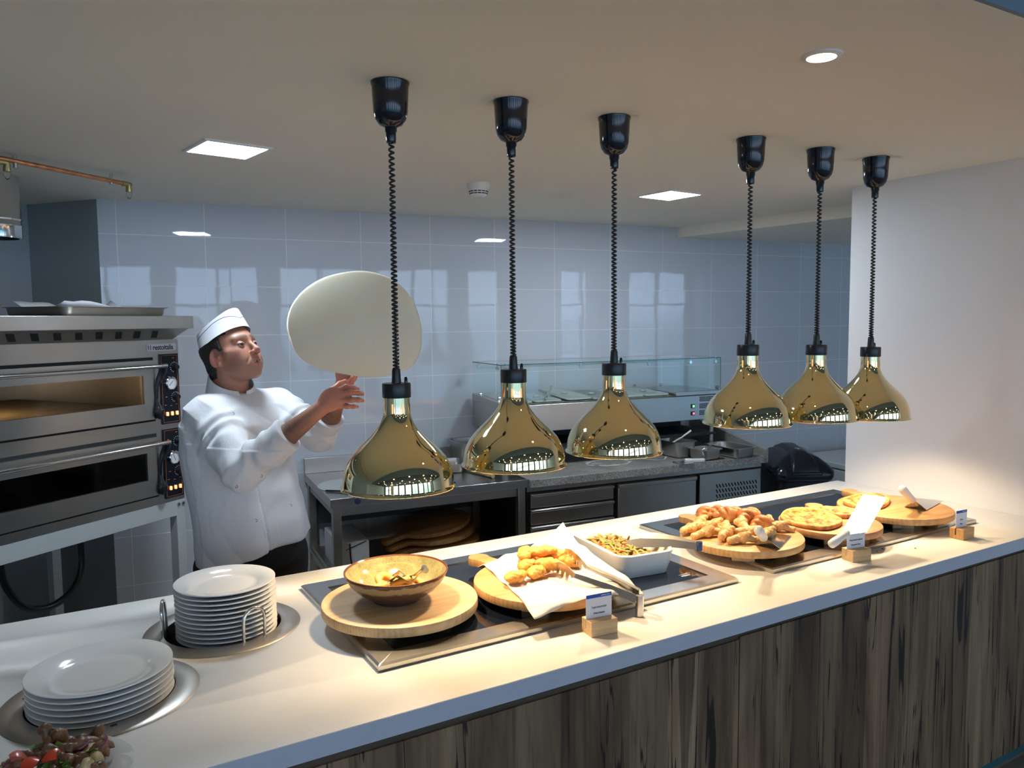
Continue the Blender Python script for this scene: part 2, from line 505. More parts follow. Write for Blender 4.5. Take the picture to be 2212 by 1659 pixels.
def mat_oak():
    m, nt, b = nmat('rustic_oak_panel')
    vec = coords(nt, (6, 6, 0.6))
    n1 = noise(nt, vec, 1.6, 6, 0.6, 0.5)
    vec2 = coords(nt, (26, 26, 0.9)); n2 = noise(nt, vec2, 2.0, 5, 0.65, 0.5)
    br = node(nt, 'ShaderNodeTexVoronoi', feature='F1'); br.inputs['Scale'].default_value = 1.0
    L(nt, coords(nt, (7.5, 0.01, 0.12)), br.inputs['Vector'])
    kn = node(nt, 'ShaderNodeTexVoronoi', feature='F1'); kn.inputs['Scale'].default_value = 3.0
    L(nt, coords(nt, (1.7, 0.01, 0.8), loc=(0.2, 0, 0.3)), kn.inputs['Vector'])
    knot = ramp(nt, kn.outputs['Distance'], [(0.03, (0.15, 0.11, 0.08)), (0.16, (1, 1, 1))])
    c = ramp(nt, n1, [(0.30, (0.070, 0.043, 0.024)), (0.5, (0.190, 0.130, 0.078)), (0.70, (0.32, 0.24, 0.155))])
    pl = ramp(nt, br.outputs['Color'], [(0.15, (0.55, 0.50, 0.45)), (0.85, (1.3, 1.25, 1.15))])
    n3 = noise(nt, coords(nt, (9, 9, 0.42)), 1.5, 3, 0.55, 0.4)
    ab = node(nt, 'ShaderNodeMath', operation='SUBTRACT'); ab.inputs[1].default_value = 0.5; L(nt, n3, ab.inputs[0])
    ab2 = node(nt, 'ShaderNodeMath', operation='ABSOLUTE'); L(nt, ab.outputs[0], ab2.inputs[0])
    msk = noise(nt, coords(nt, (3, 3, 1.6), loc=(2, 1, 5)), 2.0, 3)
    ms2 = node(nt, 'ShaderNodeMath', operation='MULTIPLY_ADD'); ms2.inputs[1].default_value = -0.10; ms2.inputs[2].default_value = 0.055
    L(nt, msk, ms2.inputs[0])
    ab3 = node(nt, 'ShaderNodeMath', operation='SUBTRACT'); L(nt, ab2.outputs[0], ab3.inputs[0]); L(nt, ms2.outputs[0], ab3.inputs[1])
    ab3.use_clamp = False
    cr0 = ramp(nt, ab3.outputs[0], [(0.0, (0.10, 0.07, 0.05)), (0.006, (1, 1, 1))])
    cr = ramp(nt, n2, [(0.30, (0.45, 0.40, 0.35)), (0.48, (1, 1, 1))])
    prev = c
    for k in (pl, cr, cr0, knot):
        mx = node(nt, 'ShaderNodeMix', data_type='RGBA', blend_type='MULTIPLY'); mx.inputs[0].default_value = 1.0
        L(nt, prev, mx.inputs[6]); L(nt, k, mx.inputs[7]); prev = mx.outputs[2]
    L(nt, prev, b.inputs['Base Color'])
    b.inputs['Roughness'].default_value = 0.55
    bump(nt, b, n2, 0.15, 0.002)
    return m
M['oak'] = mat_oak()

def mat_vcol(name, rough=0.5, sss=0.0, bumps=None, spec=0.5):
    m, nt, b = nmat(name)
    a = node(nt, 'ShaderNodeVertexColor', layer_name='tint')
    L(nt, a.outputs[0], b.inputs['Base Color'])
    b.inputs['Roughness'].default_value = rough
    b.inputs['Specular IOR Level'].default_value = spec
    if sss:
        b.inputs['Subsurface Weight'].default_value = sss
        b.inputs['Subsurface Radius'].default_value = (0.01, 0.004, 0.002)
        b.inputs['Subsurface Scale'].default_value = 0.5
    if bumps: bump(nt, b, noise(nt, coords(nt), bumps[0], 4), bumps[1], 0.002)
    return m
M['skin'] = mat_vcol('skin', 0.52, 0.12, (260, 0.12))
M['bread'] = mat_vcol('baked_bread', 0.42, 0.0, (160, 0.25))
M['food'] = mat_vcol('food_piece', 0.45, 0.0, (320, 0.6))

# ================================================================== the room
K0 = (0.221, 4.291, 0.0); KR = math.radians(-6.0)       # foot and direction of the tiled wall
O0 = (0.478, 3.697, 0.0); OR_ = math.radians(34.56)     # foot and direction of the oven front
CZ = 2.30

def struct(name, mb, mat, parent=None, **kw):
    o = obj(name, mb, mat, parent, **kw)
    o['kind'] = 'structure'
    return o

struct('floor', MB().span((-8, -5.9, -0.1), (9.5, 1.5, 0)), M['floor_room'])
struct('floor_kitchen', MB().span((-8, 1.5, -0.1), (9.5, 6.5, 0)), plain('grey_kitchen_floor', (0.42, 0.41, 0.40), 0.5, var=0.1, vscale=3))
struct('ceiling', MB().span((-8, 0.878, CZ), (9.3, 6.5, CZ + 0.75)), M['ceiling'])
struct('ceiling_dining', MB().span((-8, -5.9, 2.75), (9.3, -0.6, 3.05)), M['dark_ceiling'])
struct('ceiling_front', MB().span((-8, -0.6, 2.75), (9.3, 0.878, 3.05)), plain('blue_grey_ceiling', (0.22, 0.29, 0.35), 0.7))
struct('trim_4', MB().span((-8, 0.868, CZ + 0.0005), (9.3, 0.8775, 2.75)), plain('blue_grey_fascia', (0.16, 0.22, 0.27), 0.7))
struct('wall_back', MB().span((0, 0, 0), (7.5, 0.2, CZ)), M['tiles'], loc=K0, rot=(0, 0, KR))
# the return beside the oven and the wall behind the oven
C2 = Vector((-0.0705, 4.6387, 0)); C1 = Vector((0.221, 4.291, 0))
dl = Vector((-0.8236, -0.5672, 0))
wm = MB(); a = C1 + Vector((0.10, 0.25, 0)); b2 = C2 + Vector((0.10, 0.25, 0))
wm.prism([(C1.x, C1.y), (a.x, a.y), (b2.x, b2.y), (C2.x, C2.y)], 0, CZ)
struct('wall_return', wm, M['grey_wall'])
e = C2 + dl * 5.2; nb = Vector((-0.5672, 0.8236, 0)) * 0.2
wm = MB().prism([(C2.x, C2.y), (C2.x + nb.x, C2.y + nb.y), (e.x + nb.x, e.y + nb.y), (e.x, e.y)], 0, CZ)
struct('wall_left', wm, plain('blue_grey_wall', (0.36, 0.39, 0.41), 0.6))
struct('wall_right', MB().span((3.22, 1.15, 0), (3.42, 2.352, CZ)), M['paint'])
struct('wall_far_right', MB().span((7.2, 0.9, 0), (7.4, 6.0, CZ)), M['paint'])
struct('wall_dining_left', MB().span((-7.0, -4.5, 0), (-6.8, 4.0, 2.75)), M['paint'])
struct('wall_dining_right', MB().span((8.9, -4.5, 0), (9.1, 2.0, 2.75)), M['paint'])
struct('trim_1', MB().prism([(3.605, 3.95), (3.74, 2.70), (3.74, 0.9), (7.2, 0.9), (7.2, 3.6)], 2.236, CZ), M['ceiling'])

# window wall of the dining room, far behind the camera: it gives the bluish daylight
wz0, wz1 = 0.12, 2.60
WY = -4.7
xs = [-6.4 + 1.55 * i for i in range(10)]
fm = MB()
fm.span((-7, WY, 0), (9, WY + 0.2, wz0)); fm.span((-7, WY, wz1), (9, WY + 0.2, 2.75))
prev = -7.0
for x in xs:
    fm.span((prev, WY, wz0), (x, WY + 0.2, wz1)); prev = x + 1.28
fm.span((prev, WY, wz0), (9, WY + 0.2, wz1))
struct('wall_front', fm, M['dark_ceiling'])
for i, x in enumerate(xs):
    w = struct('window_%d' % (i + 1), MB().span((x, WY + 0.03, wz0), (x + 1.28, WY + 0.05, wz1)), M['day'])
    fr = MB()
    for t in (0.0, 0.62, 1.24): fr.span((x + t, WY + 0.06, wz0), (x + t + 0.04, WY + 0.13, wz1))
    for z in (wz0, 1.95, wz1 - 0.04): fr.span((x, WY + 0.065, z), (x + 1.28, WY + 0.125, z + 0.04))
    obj('window_frame', fr, M['frame_dark'], w)
for i, (x, y) in enumerate([(-2.9, -3.4), (6.1, -3.2)]):
    struct('trim_%d' % (i + 2), MB().span((x, y, 0), (x + 0.4, y + 0.4, 2.75)), M['paint'])

# round downlights of the dining room ceiling (they show as sparks in the brass shades)
dl0 = None
for i in range(7):
    for j in range(4):
        x = -4.4 + 1.75 * i + (0.7 if j % 2 else 0); y = -0.8 - 1.05 * j
        if dl0 is None:
            dl0 = empty('downlight', (x, y, 2.75), 0, 'small round downlight in the dining room ceiling behind the counter guests', 'ceiling light', 'downlights of the dining room ceiling')
            obj('ring', MB().lathe([(0.040, 0), (0.055, 0), (0.054, -0.006), (0.040, -0.004)], 20), M['white_plastic'], dl0)
            obj('diffuser', MB().lathe([(0.040, -0.003), (0.0005, -0.004)], 16), M['down_light'], dl0)
        else:
            c = copy_tree(dl0); c.location = (x, y, 2.75)

# downlight over the counter
d = empty('downlight', (1.556, 1.226, CZ), 0, 'round recessed downlight with white ring near top right of ceiling', 'ceiling light')
obj('ring', MB().lathe([(0.030, 0.004), (0.033, -0.006), (0.046, -0.004), (0.047, 0.001)], 40), M['white_plastic'], d)
obj('diffuser', MB().lathe([(0.031, -0.003), (0.0005, -0.004)], 32), emis('counter_downlight_glow', (1.0, 0.86, 0.68), 26.0), d)

def panel(x, y, rz, label):
    p = empty('panel_light', (x, y, CZ), rz, label, 'ceiling light', 'square panel lights of the kitchen ceiling')
    f = MB(); s, w = 0.115, 0.012
    for (a, b) in (((-s, -s), (s, -s + w)), ((-s, s - w), (s, s)), ((-s, -s + w), (-s + w, s - w)), ((s - w, -s + w), (s, s - w))):
        f.span((a[0], a[1], -0.006), (b[0], b[1], 0.002))
    obj('frame', f, M['white_plastic'], p)
    obj('diffuser', MB().span((-0.103, -0.103, -0.004), (0.103, 0.103, 0.001)), M['panel_light'], p)
panel(0.557, 2.868, math.radians(9.5), 'square lit ceiling panel above the cook')
panel(2.618, 2.918, math.radians(5), 'square lit ceiling panel between the third and fourth heat lamps')

sd = empty('smoke_detector', (1.648, 3.07, CZ), 0.3, 'white round smoke detector on the ceiling behind the second lamp cord', 'smoke detector')
obj('base', MB().lathe([(0.0005, 0), (0.050, 0), (0.052, -0.008), (0.047, -0.022), (0.044, -0.026), (0.0005, -0.026)], 40), M['white_plastic'], sd)
hd = MB().lathe([(0.040, -0.026), (0.041, -0.034), (0.036, -0.050), (0.026, -0.058), (0.0005, -0.060)], 48)
obj('head', hd, M['white_plastic'], sd)
sl = MB()
for k in range(14):
    a = 2 * PI * k / 14
    for (r, z) in ((0.0405, -0.036), (0.0375, -0.045)):
        sl.box((r * math.cos(a), r * math.sin(a), z), (0.003, 0.014, 0.004), Matrix.Rotation(a, 3, 'Z'))
obj('vent', sl, M['black_matt'], sd)

# copper gas pipe under the ceiling, left
pp = empty('copper_pipe', (0, 0, 0), 0, 'copper pipe clipped along the ceiling above the pizza oven', 'pipe')
p0 = Vector((0.309, 3.551, 2.262)); pd = Vector((-0.8236, -0.5672, 0.0))
obj('pipe', MB().tube([p0, p0 + pd * 0.5 + Vector((0, 0, 0.012)), p0 + pd * 1.6 + Vector((0, 0, 0.016)), p0 + pd * 3.4 + Vector((0, 0, 0.018))], 0.0085, 14), M['copper'], pp)
for t in (0.01, 0.50):
    q = p0 + pd * t
    el = MB().tube([q + pd * 0.03, q + Vector((0, 0, 0)), q + Vector((0, 0, -0.03))], [0.011, 0.0125, 0.012], 14)
    f = obj('elbow', el, M['old_brass'], pp)
    obj('cap', MB().lathe([(0.0105, 0), (0.011, -0.012), (0.006, -0.024), (0.0005, -0.028)], 16, (q.x, q.y, q.z - 0.03)), M['clear'], f)
for t in (0.09, 0.47):
    q = p0 + pd * t
    obj('clip', MB().tube([q + Vector((0, 0, 0.030)), q + Vector((0, 0, -0.012))], 0.006, 8), M['steel_dark'], pp)

# vent duct at top left
dk = empty('vent_duct', (-0.175, 3.80, 2.05), 0, 'round shiny metal vent duct hanging at the top left', 'duct')
obj('pipe', MB().lathe([(0.086, 0.0), (0.098, 0.0), (0.098, 0.045), (0.101, 0.050), (0.098, 0.055), (0.096, 0.07), (0.100, 0.076), (0.096, 0.082), (0.096, 0.25), (0.086, 0.25), (0.086, 0.0)], 48), M['chrome'], dk)

# ================================================================== serving counter
WT = 0.92
P1 = (0.056, 1.804); P2 = (0.347, 2.063)
wt = obj('counter_worktop', MB().span((-1.3, 1.409, 0.877), (3.218, 2.391, WT)), M['counter'])
cut = obj('cutter', MB().cyl((P1[0], P1[1], 0.8), (P1[0], P1[1], 1.0), 0.146, 64).cyl((P2[0], P2[1], 0.8), (P2[0], P2[1], 1.0), 0.146, 64), None)
bo = wt.modifiers.new('b', 'BOOLEAN'); bo.object = cut; bo.operation = 'DIFFERENCE'; bo.solver = 'EXACT'
me = bpy.data.meshes.new_from_object(wt.evaluated_get(bpy.context.evaluated_depsgraph_get()))
wt.modifiers.clear(); wt.data = me; me.name = 'counter_worktop'
bpy.data.objects.remove(cut)
me.materials.clear(); me.materials.append(M['counter'])
tag(wt, 'long white serving worktop carrying the warming plates and plate dispensers', 'worktop')
obj('edge_band', MB().span((-1.3, 1.4075, 0.8775), (3.218, 1.4093, WT - 0.0008)), M['edge'], wt)

cb = empty('bar_counter', (0, 1.45, 0), 0, 'counter base clad in rustic brown oak panels under the white worktop', 'counter')
for (a, b, tz_) in ((-1.3, 0.35, 0.836), (0.353, 1.558, 0.836), (1.562, 2.48, 0.843), (2.483, 3.216, 0.843)):
    obj('front_panel', MB().span((a, 0, 0.095), (b, 0.02, tz_)), M['oak'], cb)
obj('rail', MB().span((-1.3, 0.006, 0.836), (3.216, 0.05, 0.8765)), wood('dark_rail', (0.10, 0.07, 0.045), (0.05, 0.035, 0.02), 'x'), cb)
obj('plinth', MB().span((-1.3, 0.03, 0.035), (3.216, 0.06, 0.095)), M['teal'], cb)
obj('back_panel', MB().span((-1.3, 0.90, 0.08), (3.216, 0.92, 0.877)), M['black_matt'], cb)
obj('end_panel', MB().span((3.19, 0.06, 0.0), (3.216, 0.90, 0.877)), M['black_matt'], cb)

# warming plates let into the worktop
def hob(x0, x1, label, mark):
    y0, y1 = 1.605, 2.236
    h = empty('warming_plate', ((x0 + x1) / 2, (y0 + y1) / 2, WT), 0, label, 'warming plate', 'glass warming plates in the worktop')
    W = x1 - x0; D = y1 - y0
    f = MB(); b = 0.062
    rings = [rr_ring(W, D, 0.004, 0.0), rr_ring(W, D, 0.004, 0.012), rr_ring(W - 0.012, D - 0.012, 0.003, 0.0155), rr_ring(W - 2 * b, D - 2 * b, 0.002, 0.0155), rr_ring(W - 2 * b, D - 2 * b, 0.002, 0.010)]
    f.loft(rings, False, False)
    obj('frame', f, M['steel_soft'], h, smooth=25)
    obj('glass', MB().span((-W / 2 + b - 0.001, -D / 2 + b - 0.001, 0.004), (W / 2 - b + 0.001, D / 2 - b + 0.001, 0.0125)), M['glass_black'], h)
    if mark:
        text_obj('logo', '=====\nMENU', 0.012, M['pale_ink'], h, (W / 2 - b - 0.055, -D / 2 + b + 0.045, 0.0126), (0, 0, 0))
    return h
hob(0.593, 1.721, 'left steel-framed black glass warming plate under the bowl, fried cheese and beans', True)
hob(1.865, 2.980, 'right steel-framed black glass warming plate under the bread rolls and pizzas', False)
HZ = WT + 0.0125

# plate dispensers
def dispenser(p, label, wires):
    d = empty('plate_dispenser', (p[0], p[1], WT), 0, label, 'plate dispenser', 'plate dispensers let into the worktop')
    obj('ring', MB().lathe([(0.142, -0.02), (0.142, 0.0035), (0.145, 0.005), (0.186, 0.0035), (0.1905, 0.0005)], 96), M['steel_dark'], d)
    obj('tube', MB().lathe([(0.1425, -0.001), (0.1425, -0.20), (0.0005, -0.20)], 64), M['black_matt'], d)
    for a in wires:
        w = MB(); pts = []
        r0 = 0.1385; dx = 0.029
        for k in range(21):
            t = k / 20
            if t < 0.3: x, z = -dx, -0.02 + (0.075) * t / 0.3
            elif t > 0.7: x, z = dx, -0.02 + 0.075 * (1 - t) / 0.3
            else:
                q = PI * (t - 0.3) / 0.4; x, z = -dx * math.cos(q), 0.055 + dx * math.sin(q)
            pts.append(Matrix.Rotation(a, 3, 'Z') @ Vector((r0 + 0.004 * math.sin(PI * t), x, z)))
        w.tube(pts, 0.0042, 12)
        obj('guide_wire', w, M['chrome'], d, smooth=180)
    return d
d1 = dispenser(P1, 'round steel plate dispenser nearest the salad plate', [])
for a in (0.6, 0.6 + 2 * PI / 3, 0.6 + 4 * PI / 3):
    obj('slot', MB().box((0.155 * math.cos(a), 0.155 * math.sin(a), 0.0048), (0.006, 0.012, 0.0008), Matrix.Rotation(a, 3, 'Z')), M['black_matt'], d1)
dispenser(P2, 'round steel plate dispenser with wire guides beside the left warming plate', [-1.22, 2.90])

def plate_mesh(r):
    return MB().lathe([(0.0005, 0.004), (r * 0.52, 0.004), (r * 0.60, 0.0045), (r * 0.66, 0.008), (r * 0.72, 0.0135), (r * 0.97, 0.0195), (r * 0.995, 0.0200), (r, 0.0185), (r * 0.99, 0.0165),
                       (r * 0.74, 0.0095), (r * 0.62, 0.0025), (r * 0.60, 0.0), (r * 0.57, 0.0), (r * 0.55, 0.0015), (0.0005, 0.0015)], 96)
def stack(p, r, n, z0, dz, where, grp):
    first = None
    for k in range(n):
        if k == n - 1: lab = 'top white china plate of the %s stack' % where
        elif k == 0: lab = 'bottom white china plate of the %s stack' % where
        else: lab = '%s white china plate from the top of the %s stack' % (['', 'second', 'third', 'fourth', 'fifth', 'sixth', 'seventh', 'eighth', 'ninth', 'tenth', 'eleventh'][n - 1 - k], where)
        if first is None: o = first = obj('plate', plate_mesh(r), M['china'], smooth=60)
        else: o = first.copy(); COL.objects.link(o)
        tag(o, lab, 'plate', grp)
        random.seed(k * 7 + n)
        o.location = (p[0] + random.uniform(-.0012, .0012), p[1] + random.uniform(-.0012, .0012), z0 + k * dz)
        o.rotation_euler = (0, 0, k * 1.3)
stack((P1[0], P1[1]), 0.1395, 6, 0.905, 0.0125, 'large near', 'large dinner plates in the near dispenser')
stack((P2[0] + 0.008, P2[1] - 0.004), 0.1235, 12, 0.896, 0.0118, 'smaller rear', 'smaller plates in the wire-guided dispenser')

# ================================================================== heat lamps
ZR = [1.270, 1.292, 1.297, 1.339, 1.330, 1.314]
LX = [0.766, 1.119, 1.476, 2.053, 2.406, 2.722]
LY = 1.89
shade_prof = [(0.1462, -0.0015), (0.1500, -0.001), (0.1502, 0.002), (0.1465, 0.0045), (0.1455, 0.010), (0.1440, 0.025), (0.1405, 0.042), (0.1335, 0.060), (0.1235, 0.078), (0.1100, 0.094), (0.0950, 0.109),
              (0.0800, 0.123), (0.0660, 0.137), (0.0540, 0.151), (0.0455, 0.164), (0.0400, 0.176), (0.0365, 0.186), (0.0348, 0.194), (0.0340, 0.219), (0.0335, 0.236)]
ords = ['leftmost brass heat lamp, hanging over the ceramic bowl', 'brass heat lamp hanging over the fried cheese on paper', 'brass heat lamp hanging over the white dish of beans',
        'brass heat lamp hanging over the board of bread rolls', 'brass heat lamp hanging over the middle pizza board', 'rightmost brass heat lamp, beside the white wall']
lamp0 = None
for i in range(6):
    zr = ZR[i]
    root = empty('heat_lamp', (LX[i], LY, zr), 0.06 * i, ords[i], 'heat lamp', 'row of brass heat lamps over the counter')
    if lamp0 is None:
        lamp0 = root
        def skip(j, k): return j == 17 and (k % 12) in (0, 1)
        sm = MB().lathe(shade_prof, 96, skip=skip)
        inn = [(r - 0.0012, z) for (r, z) in shade_prof]
        sh = obj('shade', sm, M['brass'], root, smooth=180)
        obj('lining', MB().lathe(inn[:18][::-1], 64), M['brass_in'], sh, smooth=180)
        obj('bulb', MB().lathe([(0.0005, 0.125), (0.020, 0.128), (0.030, 0.142), (0.031, 0.155), (0.024, 0.175), (0.024, 0.225), (0.0005, 0.23)], 24), M['bulb'], root)
        obj('collar', MB().lathe([(0.0005, 0.234), (0.0365, 0.234), (0.0372, 0.237), (0.0372, 0.268), (0.0360, 0.271), (0.0005, 0.272)], 48), M['black'], root)
        obj('sleeve', MB().lathe([(0.0130, 0.271), (0.0120, 0.280), (0.0108, 0.305), (0.0095, 0.309), (0.0005, 0.309)], 24), M['black'], root)
        obj('switch', MB().lathe([(0.0045, 0.271), (0.0042, 0.283), (0.0025, 0.2865), (0.0005, 0.287)], 12, (0.024, -0.006, 0)), M['black_gloss'], root)
    else:
        for ch in lamp0.children:
            if ch.name.split('.')[0] in ('shade', 'bulb', 'collar', 'sleeve', 'switch'): copy_tree(ch, root)
    # ceiling rose and coiled cord
    H = CZ - zr
    obj('ceiling_rose', MB().lathe([(0.0475, H - 0.0005), (0.0490, H - 0.002), (0.0485, H - 0.006), (0.0465, H - 0.012), (0.0448, H - 0.045), (0.0430, H - 0.075), (0.0385, H - 0.092), (0.0290, H - 0.105), (0.0175, H - 0.110),
                                    (0.0150, H - 0.112), (0.0145, H - 0.122), (0.0128, H - 0.124), (0.0122, H - 0.150), (0.0005, H - 0.152)], 48), M['black_gloss'], root, smooth=50)
    z0, z1 = 0.305, H - 0.150
    pts = []; ph = 0.0; z = z0; n = 11
    while z < z1:
        t = (z - z0) / (z1 - z0)
        pitch = 0.0082 + 0.0062 * t ** 0.7
        rr = 0.0066 - 0.0008 * t
        pts.append((rr * math.cos(ph), rr * math.sin(ph), z))
        ph += 2 * PI / n; z += pitch / n
    obj('coiled_cord', MB().tube(pts, 0.0029, 6), M['cord'], root, smooth=180)
    ld = bpy.data.lights.new('heat_light', 'SPOT')
    ld.energy = HEAT_W; ld.color = HEAT_COL; ld.spot_size = math.radians(150); ld.spot_blend = 0.8; ld.shadow_soft_size = 0.022
    lo = bpy.data.objects.new('heat_light', ld); COL.objects.link(lo)
    lo.parent = root; lo.location = (0, 0, 0.085)

# ================================================================== pizza oven (front turned towards the cook)
def oloc(x, y, z=0.0):
    c, s = math.cos(OR_), math.sin(OR_)
    return (O0[0] + x * c - y * s, O0[1] + x * s + y * c, z)
def kloc(s_, off, z=0.0):
    c, s = math.cos(KR), math.sin(KR)
    return (K0[0] + s_ * c + off * s, K0[1] + s_ * s - off * c, z)

stand = empty('oven_stand', oloc(0, 0), OR_, 'grey painted metal stand carrying the pizza oven', 'stand')
obj('rail', MB().span((-1.34, 0.0, 0.855), (-0.045, 0.03, 0.925)).span((-1.34, 0.87, 0.855), (0, 0.90, 0.925)).span((-0.03, 0.045, 0.855), (0, 0.87, 0.925)).span((-1.36, 0.045, 0.855), (-1.33, 0.87, 0.925)), M['stand'], stand, bevel=0.002)
for (x, y) in ((-0.045, 0), (-1.36, 0), (-0.045, 0.86), (-1.36, 0.86)):
    obj('leg', MB().span((x, y, 0), (x + 0.045, y + 0.045, 0.924)), M['stand'], stand, bevel=0.002)
for x in (-0.036, -0.012):
    obj('bolt', MB().cyl((x, -0.006, 0.905), (x, 0.002, 0.905), 0.007, 12), M['chrome'], stand)

ov = empty('pizza_oven', oloc(0, 0, 0.925), OR_, 'double-deck stainless pizza oven with glass doors and black control panels', 'oven')
ZB = 0.925
def zz(z): return z - ZB
b = MB()
XL, XR, YB = -1.36, 0.0, 0.93
b.span((XL, 0, zz(1.54)), (XR, YB, zz(1.632)))
b.span((XL, 0, zz(1.235)), (XR, YB, zz(1.32)))
b.span((XL, 0, zz(0.925)), (XR, YB, zz(1.0)))
for (za, zb_) in ((1.0, 1.235), (1.32, 1.54)):
    b.span((XL, 0, zz(za)), (-1.24, YB, zz(zb_))); b.span((-0.16, 0, zz(za)), (XR, YB, zz(zb_)))
    b.span((-1.24, 0.88, zz(za)), (-0.16, YB, zz(zb_)))
obj('body', b, M['steel'], ov)
for (z0, z1, wz0_, wz1_, hz, lit) in ((1.298, 1.547, 1.366, 1.486, 1.523, True), (0.973, 1.222, 1.044, 1.160, 1.197, False)):
    x0, x1 = -1.23, -0.148
    st = MB().span((-1.238, 0.02, zz(z0 + 0.04)), (-0.162, 0.876, zz(z0 + 0.055)))
    obj('stone', st, plain('baking_stone', (0.50, 0.40, 0.26), 0.9, var=0.2, vscale=9), ov)
    obj('door_gap', MB().span((x0 - 0.012, -0.004, zz(z0 - 0.011)), (x1 + 0.011, 0.001, zz(z0))).span((x0 - 0.012, -0.004, zz(z1)), (x1 + 0.011, 0.001, zz(z1 + 0.012))).span((x1, -0.004, zz(z0)), (x1 + 0.011, 0.001, zz(z1))).span((x0 - 0.012, -0.004, zz(z0)), (x0, 0.001, zz(z1))), M['black_matt'], ov)
    wx0, wx1 = -1.15, -0.205
    dr = MB().span((x0, -0.024, zz(z0)), (x1, 0.0, zz(wz0_))).span((x0, -0.024, zz(wz1_)), (x1, 0.0, zz(z1))).span((x0, -0.024, zz(wz0_)), (wx0, 0.0, zz(wz1_))).span((wx1, -0.024, zz(wz0_)), (x1, 0.0, zz(wz1_)))
    door = obj('door', dr, M['steel'], ov)
    gl, nt, bs = nmat('oven_glass')
    bs.inputs['Base Color'].default_value = (0.62, 0.58, 0.54, 1); bs.inputs['Transmission Weight'].default_value = 1.0; bs.inputs['Roughness'].default_value = 0.03; bs.inputs['IOR'].default_value = 1.25
    obj('window', MB().span((wx0 - 0.002, -0.016, zz(wz0_ - 0.002)), (wx1 + 0.002, -0.011, zz(wz1_ + 0.002))), gl, door)
    obj('handle', MB().tube([(-1.22, -0.062, zz(hz)), (-0.118, -0.062, zz(hz))], 0.0085, 16), M['chrome'], door)
    br = MB()
    br.tube([(-0.128, -0.062, zz(hz)), (-0.118, -0.040, zz(hz - 0.02)), (-0.135, -0.032, zz(hz - 0.06)), (-0.146, -0.030, zz(hz - 0.085)), (-0.147, -0.028, zz(hz - 0.15))], [0.011, 0.016, 0.014, 0.008, 0.006], 10)
    br.ball((-0.140, -0.034, zz(hz - 0.195)), 0.02, s=(1.1, 0.7, 1.6))
    br.tube([(-0.147, -0.028, zz(hz - 0.14)), (-0.140, -0.034, zz(hz - 0.19))], [0.007, 0.016], 10)
    obj('hinge_arm', br, M['black'], door, smooth=60)
    # control panel
    pz0, pz1 = (z0 - 0.030, z1 + 0.023)
    cp = obj('control_panel', MB().span((-0.104, -0.006, zz(pz0)), (-0.008, 0.0, zz(pz1))), M['black_gloss'], ov)
    ol = MB()
    for (a, c) in (((-0.098, pz0 + 0.006), (-0.014, pz0 + 0.0072)), ((-0.098, pz1 - 0.0072), (-0.014, pz1 - 0.006)), ((-0.098, pz0 + 0.006), (-0.0968, pz1 - 0.006)), ((-0.0152, pz0 + 0.006), (-0.014, pz1 - 0.006))):
        ol.span((a[0], -0.0066, zz(a[1])), (c[0], -0.0058, zz(c[1])))
    for (mx_, mz_) in ((-0.080, z1 - 0.025), (-0.035, z1 + 0.004), (-0.085, z0 + 0.050), (-0.078, z0 + 0.085), (-0.055, z0 + 0.046), (-0.026, z0 + 0.050), (-0.090, z1 - 0.075), (-0.035, z1 - 0.125)):
        ol.span((mx_ - 0.005, -0.0066, zz(mz_)), (mx_ + 0.005, -0.0058, zz(mz_ + 0.003)))
    obj('marking', ol, M['orange_ink'], cp)
    for kz in (z1 - 0.035, z1 - 0.165):
        k = MB().lathe([(0.0005, 0.020), (0.011, 0.020), (0.013, 0.016), (0.0145, 0.0)], 20)
        k.v = [(x - 0.030, -0.006 - z, zz(kz) + y) for (x, y, z) in k.v]
        kn = obj('knob', k, M['black'], cp)
        tk = MB()
        for q in range(11):
            a_ = PI * (0.15 + 1.25 * q / 10) 
            tk.box((-0.030 + 0.021 * math.cos(a_), -0.0066, zz(kz) + 0.021 * math.sin(a_)), (0.0045, 0.001, 0.0012), Matrix.Rotation(-a_, 3, 'Y'))
        obj('scale_ring', tk, M['pale_ink'], kn)
    gz = z1 - 0.104
    def face(mb): mb.v = [(x - 0.054, -0.006 - z, zz(gz) + y) for (x, y, z) in mb.v]; return mb
    g = obj('gauge', face(MB().lathe([(0.029, 0.0), (0.029, 0.008), (0.026, 0.011), (0.0245, 0.008), (0.0245, 0.004)], 40)), M['chrome'], cp)
    obj('dial', face(MB().lathe([(0.0245, 0.005), (0.0005, 0.005)], 32)), M['card'], g)
    nd = MB()
    a_ = 0.8 if lit else 1.9
    nd.box((0, 0, 0), (0.030, 0.0018, 0.0008), Matrix.Rotation(a_, 3, 'Z'))
    for q in range(18):
        t = -0.6 + 4.3 * q / 17
        nd.box((0.020 * math.cos(t), 0.020 * math.sin(t), 0), (0.004, 0.0009, 0.0006), Matrix.Rotation(t, 3, 'Z'))
    nd.v = [(x, y, z + 0.0058) for (x, y, z) in nd.v]
    obj('needle', face(nd), M['ink'], g)
    for q in range(3):
        x = -0.078 + 0.0255 * q
        obj('pilot_light', MB().rrect(0.009, 0.017, 0.003, [(0, 0), (0, 0.006), (-0.001, 0.007)], n=3), M['pilot'], cp, loc=(x, -0.006, zz(z0 + 0.013)), rot=(PI / 2, 0, 0))
